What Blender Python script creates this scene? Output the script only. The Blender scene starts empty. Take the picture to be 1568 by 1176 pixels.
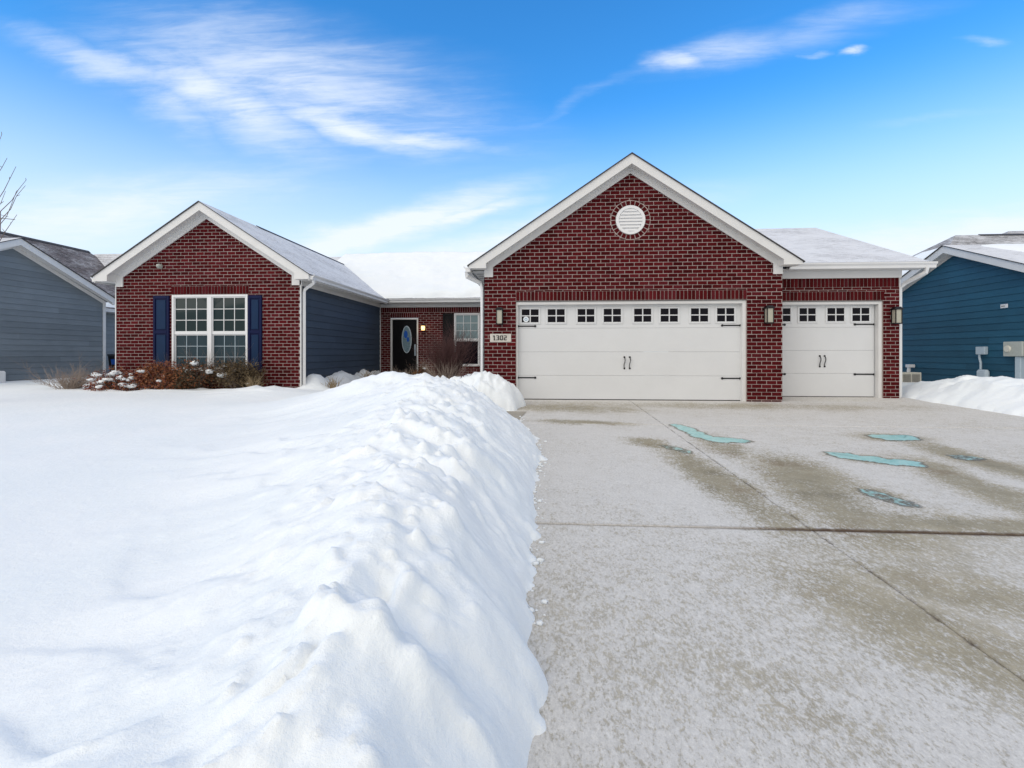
import bpy, math, random
import numpy as np
from math import radians as R, sin, cos, pi, sqrt, atan2
random.seed(7)
rng = np.random.default_rng(11)
sc = bpy.context.scene
COL = sc.collection

# ------------------------------------------------------------------ camera, light, sky
cam_d = bpy.data.cameras.new("camera")
cam = bpy.data.objects.new("camera", cam_d)
COL.objects.link(cam)
cam.location = (-1.7788, -10.655, 1.017)
cam.rotation_euler = (R(90), 0, R(4.0095))
cam_d.sensor_width = 36
cam_d.lens = 36 * 750 / 1568
cam_d.shift_y = -47 / 1568
cam_d.clip_start = 0.05
cam_d.clip_end = 2000
sc.camera = cam

sc.view_settings.view_transform = 'Standard'
sc.view_settings.look = 'None'
sc.view_settings.exposure = 0.17
sc.view_settings.gamma = 1.0

SUN_DIR = (-0.56, -0.62, 0.56)          # towards the sun: behind the camera, to the left, veiled by thin cloud
SUN_EL = math.asin(SUN_DIR[2] / sqrt(sum(k * k for k in SUN_DIR)))
SUN_AZ = atan2(SUN_DIR[0], SUN_DIR[1])
sun_d = bpy.data.lights.new("sun", 'SUN')
sun_d.energy = 1.05
sun_d.angle = R(60)
sun_d.color = (1.0, 0.93, 0.84)
sun = bpy.data.objects.new("sun", sun_d)
COL.objects.link(sun)
sun.rotation_euler = (R(90) - SUN_EL, 0, -SUN_AZ + pi)
sun.location = (-20, -20, 25)


class NT:
    """small helper to chain shader nodes"""
    def __init__(s, tree):
        s.t = tree; s.n = tree.nodes; s.l = tree.links
    def new(s, typ, **kw):
        nd = s.n.new(typ)
        for k, v in kw.items(): setattr(nd, k, v)
        return nd
    def put(s, sock, v):
        if isinstance(v, bpy.types.NodeSocket): s.l.new(v, sock)
        elif isinstance(v, (tuple, list)) and len(v) == 3 and sock.type == 'RGBA': sock.default_value = (*v, 1)
        else: sock.default_value = v
    def m(s, op, a, b=0.0, c=0.0, clamp=False):
        nd = s.new('ShaderNodeMath', operation=op, use_clamp=clamp)
        s.put(nd.inputs[0], a); s.put(nd.inputs[1], b); s.put(nd.inputs[2], c)
        return nd.outputs[0]
    def vm(s, op, a, b=(0, 0, 0)):
        nd = s.new('ShaderNodeVectorMath', operation=op)
        s.put(nd.inputs[0], a); s.put(nd.inputs[1], b)
        return nd.outputs['Value'] if op in ('LENGTH', 'DOT_PRODUCT', 'DISTANCE') else nd.outputs[0]
    def mix(s, f, a, b, mode='MIX'):
        nd = s.new('ShaderNodeMix', data_type='RGBA', blend_type=mode)
        nd.clamp_factor = True
        s.put(nd.inputs[0], f); s.put(nd.inputs[6], a); s.put(nd.inputs[7], b)
        return nd.outputs[2]
    def rng(s, v, a, b, c=0.0, d=1.0, smooth=True):
        nd = s.new('ShaderNodeMapRange', interpolation_type='SMOOTHSTEP' if smooth else 'LINEAR', clamp=True)
        for i, k in enumerate((v, a, b, c, d)): s.put(nd.inputs[i], k)
        return nd.outputs[0]
    def noise(s, vec, scale, detail=4, rough=.55, dist=0.0, col=False):
        nd = s.new('ShaderNodeTexNoise')
        if vec is not None: s.l.new(vec, nd.inputs['Vector'])
        nd.inputs['Scale'].default_value = scale; nd.inputs['Detail'].default_value = detail
        nd.inputs['Roughness'].default_value = rough; nd.inputs['Distortion'].default_value = dist
        return nd.outputs[1 if col else 0]
    def mapv(s, vec, loc=(0, 0, 0), rot=(0, 0, 0), scale=(1, 1, 1)):
        nd = s.new('ShaderNodeMapping')
        s.l.new(vec, nd.inputs[0])
        nd.inputs[1].default_value = loc; nd.inputs[2].default_value = rot; nd.inputs[3].default_value = scale
        return nd.outputs[0]
    def comb(s, x, y, z=0.0):
        nd = s.new('ShaderNodeCombineXYZ')
        for i, k in enumerate((x, y, z)): s.put(nd.inputs[i], k)
        return nd.outputs[0]
    def sep(s, v):
        nd = s.new('ShaderNodeSeparateXYZ'); s.l.new(v, nd.inputs[0]); return nd.outputs
    def bump(s, h, strength, dist=0.01, normal=None):
        nd = s.new('ShaderNodeBump'); s.put(nd.inputs['Height'], h)
        nd.inputs['Strength'].default_value = strength; nd.inputs['Distance'].default_value = dist
        if normal is not None: s.l.new(normal, nd.inputs['Normal'])
        return nd.outputs[0]


def build_world():
    w = bpy.data.worlds.new("World"); sc.world = w; w.use_nodes = True
    t = NT(w.node_tree); t.n.clear()
    out = t.new('ShaderNodeOutputWorld'); bg = t.new('ShaderNodeBackground')
    bg.inputs[1].default_value = 0.1
    t.l.new(bg.outputs[0], out.inputs[0])
    sky = t.new('ShaderNodeTexSky', sky_type='NISHITA', sun_disc=False)
    sky.sun_elevation = SUN_EL; sky.sun_rotation = SUN_AZ
    sky.air_density = 1.0; sky.dust_density = 0.4; sky.ozone_density = 2.5
    tc = t.new('ShaderNodeTexCoord')
    d = tc.outputs['Generated']
    dx, dy, dz = t.sep(d)
    yy = t.m('MAXIMUM', dy, 0.08)
    a = t.m('DIVIDE', dx, yy); e = t.m('DIVIDE', dz, yy)
    front = t.rng(dy, 0.10, 0.30)
    hs = t.new('ShaderNodeHueSaturation')
    hs.inputs['Hue'].default_value = 0.5; hs.inputs['Saturation'].default_value = SKY_SAT; hs.inputs['Value'].default_value = SKY_VAL
    t.l.new(sky.outputs[0], hs.inputs['Color'])
    base = t.mix(1.0, hs.outputs[0], SKY_TINT, 'MULTIPLY')
    # paler air towards the horizon
    hor = t.rng(dz, 0.46, 0.13, 0.0, 0.92)
    base = t.mix(hor, base, (7.0, 8.35, 9.8))
    # thin cirrus: soft elongated patches broken up by stretched noise
    ae = t.comb(a, e)
    warp = t.noise(t.mapv(ae, rot=(0, 0, R(12)), scale=(1.6, 3.8, 1)), 2.0, 6, .58, col=True)
    wv = t.vm('SUBTRACT', warp, (.5, .5, .5))
    aew = t.vm('ADD', ae, t.vm('MULTIPLY', wv, (.24, .085, 0)))
    streak = t.noise(t.mapv(ae, rot=(0, 0, R(14)), scale=(1.6, 9, 1)), 2.2, 9, .66, .6)
    fil = t.noise(t.mapv(ae, rot=(0, 0, R(22)), scale=(2.2, 20, 1)), 3.0, 8, .62, .8)
    tex = t.m('ADD', t.m('MULTIPLY', streak, .62), t.m('MULTIPLY', fil, .38))
    tot = None
    #        a      e     angle  len   wid  gain  soft
    blobs = [(-.95, .632, -20, .24, .035, .75), (-.70, .550, -27, .30, .075, 1.0), (-.42, .488, -16, .26, .040, 1.1), (-.26, .450, -10, .16, .022, 1.05),
             (-.54, .580, -15, .44, .115, .92), (-.80, .54, -42, .13, .06, .7), (-.34, .525, -16, .26, .085, .72), (-.60, .66, -8, .4, .05, .4),
             (.265, .578, 6, .075, .022, 1.0), (.36, .600, 14, .15, .032, .62), (.52, .632, 8, .22, .030, .42), (.585, .592, 2, .026, .007, .9), (.515, .596, 0, .03, .006, .5),
             (.10, .53, 24, .26, .012, .22),
             (-1.02, .300, 8, .50, .075, 1.0), (-.72, .345, 12, .45, .030, .5), (-.36, .250, 17, .34, .040, 1.45), (-.18, .286, 9, .14, .018, 1.3), (-.06, .235, 12, .40, .04, 1.1),
             (.85, .225, 4, .55, .055, 1.25), (.40, .19, 4, .6, .05, .8), (.75, .46, 3, .12, .010, .2), (.83, .602, 0, .04, .008, .4)]
    for (ca, ce, ang, ln, wd, g) in blobs:
        v = t.mapv(t.vm('SUBTRACT', aew, (ca, ce, 0)), rot=(0, 0, R(-ang)))
        v = t.vm('MULTIPLY', v, (1 / ln, 1 / wd, 0))
        f = t.rng(t.vm('LENGTH', v), 1.55, 0.0, 0.0, g)
        tot = f if tot is None else t.m('MAXIMUM', tot, f)
    cl = t.m('MULTIPLY', tot, t.rng(t.m('ADD', tex, t.m('MULTIPLY', tot, .20)), .38, .84, .20, 1.0))
    cl = t.m('MULTIPLY', t.m('MULTIPLY', cl, front), 1.0, clamp=True)
    base = t.mix(t.m('MULTIPLY', cl, .94), base, (8.1, 8.8, 9.9))
    # broken bright cloud overhead and behind the camera, added out of view as neutral fill
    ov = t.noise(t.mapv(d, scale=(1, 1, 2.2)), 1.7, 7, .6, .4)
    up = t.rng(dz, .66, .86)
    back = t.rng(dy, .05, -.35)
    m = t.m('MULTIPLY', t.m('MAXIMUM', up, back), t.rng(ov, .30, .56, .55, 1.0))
    base = t.mix(m, base, FILL_CLOUD)
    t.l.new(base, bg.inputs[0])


SKY_SAT, SKY_VAL, SKY_TINT = 1.28, 2.08, (0.62, 1.04, 1.17)
FILL_CLOUD = (8.9, 8.5, 7.9)  # colour of the added unseen cloud, warmed to offset the blue sky
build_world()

# ------------------------------------------------------------------ materials
MATS = {}


def mat(name, col=(.5, .5, .5), rough=.6, metal=0.0, spec=.5, var=0.0, scale=20, bump=0.0, bscale=60, fn=None):
    if name in MATS: return MATS[name]
    m = bpy.data.materials.new(name); m.use_nodes = True
    t = NT(m.node_tree)
    b = t.n['Principled BSDF']
    b.inputs['Roughness'].default_value = rough; b.inputs['Metallic'].default_value = metal
    b.inputs['Specular IOR Level'].default_value = spec
    b.inputs['Base Color'].default_value = (*col, 1)
    tc = t.new('ShaderNodeTexCoord').outputs['Object']
    if var > 0:
        n = t.noise(tc, scale, 5, .6)
        k = t.rng(n, .25, .75, 1 - var, 1 + var, False)
        t.l.new(t.mix(1.0, col, t.comb(k, k, k), 'MULTIPLY'), b.inputs['Base Color'])
    if bump > 0:
        t.l.new(t.bump(t.noise(tc, bscale, 4), bump, .004), b.inputs['Normal'])
    if fn: fn(t, b, tc)
    MATS[name] = m
    return m


def f_brick(t, b, tc):
    at = t.new('ShaderNodeAttribute', attribute_name='rnd').outputs['Fac']
    cr = t.new('ShaderNodeValToRGB'); t.l.new(at, cr.inputs[0])
    el = cr.color_ramp.elements
    el[0].position = 0; el[0].color = (.040, .0028, .0038, 1)
    el[1].position = 1; el[1].color = (.100, .0080, .0100, 1)
    for p, c in ((.2, (.056, .0038, .0050, 1)), (.5, (.069, .0048, .0064, 1)), (.75, (.079, .0058, .0076, 1)), (.92, (.084, .0110, .015, 1))):
        x = el.new(p); x.color = c
    n1 = t.noise(tc, 55, 5, .65); n2 = t.noise(tc, 1.1, 3)
    k = t.m('MULTIPLY', t.rng(n1, .25, .8, .72, 1.3, False), t.rng(n2, .3, .7, .9, 1.12, False))
    c = t.mix(1.0, cr.outputs[0], t.comb(k, k, k), 'MULTIPLY')
    # pale efflorescence and mortar smears
    sm = t.rng(t.noise(tc, 9, 6, .7), .62, .82, 0, .13)
    c = t.mix(sm, c, (.30, .22, .21))
    t.l.new(c, b.inputs['Base Color'])
    t.l.new(t.bump(n1, .5, .004), b.inputs['Normal'])


def f_mortar(t, b, tc):
    n = t.noise(tc, 40, 5, .6)
    t.l.new(t.mix(n, (.30, .245, .228), (.50, .42, .395)), b.inputs['Base Color'])
    t.l.new(t.bump(n, .6, .005), b.inputs['Normal'])


def f_siding(col):
    def f(t, b, tc):
        g = t.noise(t.mapv(tc, scale=(2, 2, 45)), 1.6, 6, .6, .4)
        at = t.new('ShaderNodeAttribute', attribute_name='rnd').outputs['Fac']
        k = t.m('MULTIPLY', t.rng(g, .2, .8, .82, 1.18, False), t.rng(at, 0, 1, .90, 1.10, False))
        k = t.m('MULTIPLY', k, t.rng(t.noise(tc, 1.3, 4), .3, .7, .93, 1.07, False))
        t.l.new(t.mix(1.0, col, t.comb(k, k, k), 'MULTIPLY'), b.inputs['Base Color'])
        t.l.new(t.bump(g, .25, .004), b.inputs['Normal'])
    return f


def f_shingle(frost, tint=(.115, .105, .115), edge=0.0):
    def f(t, b, tc):
        uv = t.new('ShaderNodeTexCoord').outputs['UV']
        br = t.new('ShaderNodeTexBrick'); t.l.new(uv, br.inputs['Vector'])
        br.offset = .37; br.offset_frequency = 2
        br.inputs['Scale'].default_value = 1.0
        br.inputs['Brick Width'].default_value = .23; br.inputs['Row Height'].default_value = .14
        br.inputs['Mortar Size'].default_value = .007; br.inputs['Mortar Smooth'].default_value = .4; br.inputs['Bias'].default_value = 0
        c1 = tuple(k * 1.35 for k in tint); c2 = tuple(k * .7 for k in tint)
        br.inputs['Color1'].default_value = (*c1, 1); br.inputs['Color2'].default_value = (*c2, 1)
        br.inputs['Mortar'].default_value = (.03, .028, .03, 1)
        gran = t.noise(uv, 130, 3, .7)
        base = t.mix(1.0, br.outputs['Color'], t.comb(*[t.rng(gran, .2, .8, .7, 1.3, False)] * 3), 'MULTIPLY')
        # wind-blown dusting of snow, held at the butt of each course
        row = t.m('FRACT', t.m('DIVIDE', t.sep(uv)[1], .14))
        big = t.noise(t.mapv(uv, scale=(.9, 1.3, 1)), .9, 4, .6)
        fin = t.noise(t.mapv(uv, scale=(2.2, 13, 1)), 2.2, 7, .74)
        gr2 = t.noise(uv, 48, 3, .75)
        k = t.m('ADD', t.m('ADD', t.m('MULTIPLY', big, .55), t.m('MULTIPLY', fin, .95)), t.m('MULTIPLY', gr2, .45))
        k = t.m('ADD', k, t.m('MULTIPLY', row, .22))
        fm = t.rng(k, 1.66 - frost, 2.06 - frost, 0.0, .93)
        t.l.new(t.mix(fm, base, (.74, .76, .80)), b.inputs['Base Color'])
        h = t.m('ADD', t.m('MULTIPLY', row, -.6), t.m('MULTIPLY', gran, .25))
        t.l.new(t.bump(h, .5, .01), b.inputs['Normal'])
    return f


def f_snow(t, b, tc):
    n1 = t.noise(tc, 9, 6, .62); n2 = t.noise(tc, 55, 5, .7); n3 = t.noise(tc, 260, 3, .6)
    big = t.noise(tc, .8, 3)
    c = t.mix(t.rng(big, .35, .65), (.835, .875, .895), (.865, .895, .91))
    t.l.new(c, b.inputs['Base Color'])
    h = t.m('ADD', t.m('ADD', t.m('MULTIPLY', n1, .9), t.m('MULTIPLY', n2, .30)), t.m('MULTIPLY', n3, .10))
    t.l.new(t.bump(h, .45, .03), b.inputs['Normal'])
    b.inputs['Specular IOR Level'].default_value = .25


WET = [  # meltwater streaks, world x, y, angle of the long axis from +y, half length, half width, strength
    (-.22, -6.0, 4, 1.7, .30, 1.0), (.58, -6.2, -10, 1.6, .50, .95), (.35, -4.6, 0, .9, .34, .8), (1.05, -7.0, 80, .9, .26, .8),
    (2.0, -6.0, -8, 1.2, .30, .8), (2.8, -5.0, -3, 1.3, .28, .85), (1.75, -5.15, 62, .5, .24, 1.0), (2.75, -3.9, 85, .5, .3, .9),
    (-1.2, -2.9, 80, .9, .26, .95), (-1.4, -1.2, 85, 1.7, .75, .75), (1.2, -.7, 88, 4.5, .55, .55), (-.45, -4.45, 40, .5, .28, .9),
    (-.1, -8.4, 30, .9, .34, .55), (.3, -8.0, 60, .8, .3, .5), (.95, -6.35, 20, .5, .2, .8), (-.9, -8.9, 40, .5, .22, .25)]


def f_concrete(t, b, tc):
    wv = t.vm('SUBTRACT', t.noise(tc, 1.8, 7, .68, col=True), (.5, .5, .5))
    p = t.vm('ADD', tc, t.vm('MULTIPLY', wv, (.42, .75, 0)))
    tot = None
    for (x, y, ang, ln, wd, g) in WET:
        v = t.mapv(t.vm('SUBTRACT', p, (x, y, 0)), rot=(0, 0, R(-ang)))
        v = t.vm('MULTIPLY', v, (1 / wd, 1 / ln, 0))
        f = t.rng(t.vm('LENGTH', v), 1.45, .15, 0, g)
        tot = f if tot is None else t.m('MAXIMUM', tot, f)
    wet = tot
    xx, yy, zz = t.sep(tc)
    big = t.noise(tc, .9, 5, .6); mid = t.noise(tc, 5.5, 5, .6); fine = t.noise(tc, 120, 3, .6)
    base = t.mix(t.rng(mid, .3, .7), (.345, .308, .228), (.430, .385, .292))
    base = t.mix(t.rng(big, .42, .66, 0, .5), base, (.365, .328, .250))
    base = t.mix(t.m('MULTIPLY', t.rng(wet, .2, .95), .60), base, t.mix(mid, (.245, .217, .148), (.330, .296, .208)))
    deep = t.m('MULTIPLY', t.rng(wet, .55, 1.0), t.rng(t.noise(tc, 2.3, 5, .6), .45, .68, 0, .6))
    base = t.mix(deep, base, (.150, .130, .082))
    rust = t.m('MULTIPLY', wet, t.rng(t.noise(t.vm('ADD', tc, (3, 5, 0)), 1.7, 5, .6), .55, .70, 0, .6))
    base = t.mix(rust, base, (.20, .140, .080))
    # dirt washed along the joints
    jn = t.noise(t.mapv(tc, scale=(3, 3, 1)), 4, 5, .65)
    wob = t.m('MULTIPLY', t.m('SUBTRACT', jn, .5), .045)
    jx = t.m('ABSOLUTE', t.m('ADD', t.m('SUBTRACT', xx, .01), wob)); jy = t.m('ABSOLUTE', t.m('ADD', t.m('ADD', yy, 7.22), wob))
    sx_ = t.m('MULTIPLY', t.rng(jx, .022, .004), t.rng(jn, .40, .68, .0, .75))
    sy_ = t.m('MULTIPLY', t.rng(jy, .05, .006), t.rng(xx, -1.0, .15, .18, .95))
    st = t.m('MAXIMUM', sx_, sy_)
    # trampled frost: fine flakes of different size
    av = t.mapv(tc, rot=(0, 0, R(28)), scale=(1.0, .55, 1))
    n1 = t.noise(av, 44, 6, .70, .3); n2 = t.noise(av, 120, 5, .70); n3 = t.noise(tc, 9, 5, .6)
    k = t.m('ADD', t.m('ADD', t.m('MULTIPLY', n1, .52), t.m('MULTIPLY', n2, .42)), t.m('MULTIPLY', n3, .14))
    amt = t.m('ADD', t.m('MULTIPLY', big, .20), .488)
    amt = t.m('ADD', amt, t.rng(yy, -7.6, -6.6, -.02, .03))
    amt = t.m('SUBTRACT', amt, t.m('MULTIPLY', wet, .195))
    amt = t.m('SUBTRACT', amt, t.rng(xx, .0, 2.2, 0.0, .03))
    thr = t.m('SUBTRACT', 1.06, amt)
    fr = t.rng(k, t.m('SUBTRACT', thr, .07), t.m('ADD', thr, .07), 0, .92)
    veil = t.m('MULTIPLY', t.rng(wet, .55, 0, 0, .42), t.rng(k, .35, .6, .5, 1.0))
    fr = t.m('MAXIMUM', fr, veil)
    col = t.mix(fr, base, t.mix(n3, (.595, .58, .555), (.69, .675, .65)))
    sp = t.m('MULTIPLY', t.rng(t.noise(av, 70, 5, .75), .28, .72, .80, 1.16, False), t.rng(t.noise(tc, 210, 3, .7), .25, .75, .88, 1.12, False))
    col = t.mix(1.0, col, t.comb(sp, sp, sp), 'MULTIPLY')
    col = t.mix(st, col, (.085, .055, .038))
    t.l.new(col, b.inputs['Base Color'])
    t.l.new(t.rng(wet, .3, 1.0, .85, .62), b.inputs['Roughness'])
    b.inputs['Specular IOR Level'].default_value = .16
    t.l.new(t.bump(t.m('ADD', t.m('ADD', t.m('MULTIPLY', fr, .7), t.m('MULTIPLY', n2, .5)), t.m('MULTIPLY', fine, .3)), .4, .006), b.inputs['Normal'])


def f_ice(t, b, tc):
    """ice only where the hollow is deep enough; a damp ragged rim; clear (bare slab) outside it"""
    ed = t.new('ShaderNodeAttribute', attribute_name='depth').outputs['Fac']
    n = t.noise(tc, 7, 6, .65); n2 = t.noise(tc, 34, 5, .66); n3 = t.noise(tc, 15, 6, .7)
    e = t.m('ADD', ed, t.m('MULTIPLY', t.m('SUBTRACT', n3, .5), 1.15))
    e = t.m('ADD', e, t.m('MULTIPLY', t.m('SUBTRACT', n2, .5), .35))
    c = t.mix(t.rng(n, .35, .65), (.25, .52, .49), (.38, .64, .61))
    c = t.mix(t.rng(n2, .50, .66, 0, .8), c, (.58, .70, .69))
    icy = t.rng(e, .40, .60)
    c = t.mix(icy, (.225, .212, .165), c)
    t.l.new(c, b.inputs['Base Color'])
    t.l.new(t.rng(e, .12, .50, 0, 1), b.inputs['Alpha'])
    t.l.new(t.bump(t.m('ADD', n2, t.m('MULTIPLY', icy, .8)), .3, .005), b.inputs['Normal'])


M_BRICK = mat('brick', rough=.9, spec=.08, fn=f_brick)
M_MORTAR = mat('mortar', rough=.95, spec=.1, fn=f_mortar)
M_TRIM = mat('white_trim', (.66, .655, .645), .55, var=.05, scale=3, bump=.05)
M_GUT = mat('white_gutter', (.70, .70, .70), .35, var=.05, scale=2)
M_DOOR = mat('door_white', (.64, .648, .655), .45, var=.03, scale=1.5, bump=.04, bscale=90)
M_VINYL = mat('vinyl_white', (.72, .72, .725), .35)
M_NAVY = mat('siding_navy', rough=.65, spec=.3, fn=f_siding((.040, .060, .092)))
M_BLUE = mat('siding_blue', rough=.65, spec=.3, fn=f_siding((.016, .082, .138)))
M_GREY = mat('siding_grey', rough=.65, spec=.3, fn=f_siding((.165, .192, .212)))
M_SH_LIGHT = mat('shingle_frosted', rough=.95, spec=.1, fn=f_shingle(.935))
M_SH_WING = mat('shingle_half_frosted', rough=.95, spec=.1, fn=f_shingle(.925, (.15, .145, .15)))
M_SH_MID = mat('shingle_thin_frost', rough=.95, spec=.1, fn=f_shingle(.74, (.17, .16, .16)))
M_SH_BARE = mat('shingle_bare', rough=.95, spec=.1, fn=f_shingle(.62, (.115, .10, .105)))
M_DRIP = mat('dark_edge', (.035, .033, .036), .6)
M_SNOW = mat('snow', rough=.75, fn=f_snow)
M_CONC = mat('concrete_frost', rough=.7, fn=f_concrete)
M_SOIL = mat('joint_soil', (.045, .030, .022), .95, var=.3, scale=30)
M_PATH = mat('path_concrete', (.34, .31, .26), .85, var=.2, scale=6, bump=.2)
M_ICE = mat('ice', rough=.35, spec=.22, fn=f_ice)
M_WETRIM = mat('wet_rim', (.13, .125, .105), .45, spec=.4, var=.3, scale=9)
M_GLASS = mat('window_glass', (.004, .018, .021), .04, spec=.30)
M_GLASS_LOW = mat('window_glass_screened', (.014, .036, .050), .12, spec=.3)
M_GLASS_BLK = mat('garage_glass', (.002, .002, .006), .05, spec=.14)
M_GLASS_PALE = mat('window_glass_pale', (.17, .25, .27), .06, spec=.5)  # paler grey-teal base colour for the upper entry window pane
M_FRONTGL = mat('door_oval_glass', (.16, .24, .28), .2, spec=.5, var=.4, scale=14)
M_BLUEGL = mat('blue_glass', (.02, .10, .42), .15)
M_BLACK = mat('black_metal', (.010, .010, .013), .4, metal=.3)
M_BLKDOOR = mat('black_door', (.0035, .003, .004), .4, spec=.15, var=.1)
M_SHUT = mat('shutter_navy', (.004, .008, .045), .5, spec=.12, var=.08, scale=4)
M_SHUTP = mat('shutter_panel', (.004, .022, .066), .5, spec=.15, var=.08, scale=4)
M_LGLASS = mat('lantern_glass', (.40, .385, .315), .25, var=.06, scale=12)
M_PLQ = mat('plaque_stone', (.56, .53, .48), .8, var=.12, scale=16, bump=.2)
M_STICK = mat('sticker_white', (.75, .8, .84), .4)
M_STICKB = mat('sticker_blue', (.10, .25, .38), .4)
M_UTIL = mat('utility_grey', (.42, .50, .56), .5, var=.05)
M_METER = mat('meter_beige', (.42, .44, .40), .5, var=.08)
M_ACBODY = mat('unit_cream', (.62, .60, .52), .5)
M_GRILL = mat('unit_grille', (.30, .29, .27), .6)
M_BARK = mat('bark_grey', (.16, .125, .11), .9, var=.3, scale=20)
M_TWIGRED = mat('twig_red', (.095, .042, .040), .8, var=.35, scale=15)
M_TWIGTAN = mat('twig_tan', (.30, .24, .20), .85, var=.25, scale=15)
M_LEAFRED = mat('leaf_red', (.175, .046, .028), .75, var=.5, scale=12)
M_LEAFRUST = mat('leaf_rust', (.235, .080, .026), .75, var=.5, scale=12)
M_LEAFOLIVE = mat('leaf_olive', (.100, .066, .028), .75, var=.5, scale=12)
M_LEAFDARK = mat('leaf_dark', (.060, .040, .018), .75, var=.5, scale=12)
M_GRASS = mat('grass_tan', (.30, .225, .13), .85, var=.3, scale=12)
M_BIN = mat('bin_black', (.008, .008, .010), .45)
M_DIGIT = mat('digit_black', (.008, .008, .008), .5)


def f_lit(t, b, tc):
    b.inputs['Emission Color'].default_value = (1.0, .62, .22, 1)
    b.inputs['Emission Strength'].default_value = 2.2


M_LIT = mat('lamp_glow', (.9, .7, .4), .3, fn=f_lit)


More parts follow.
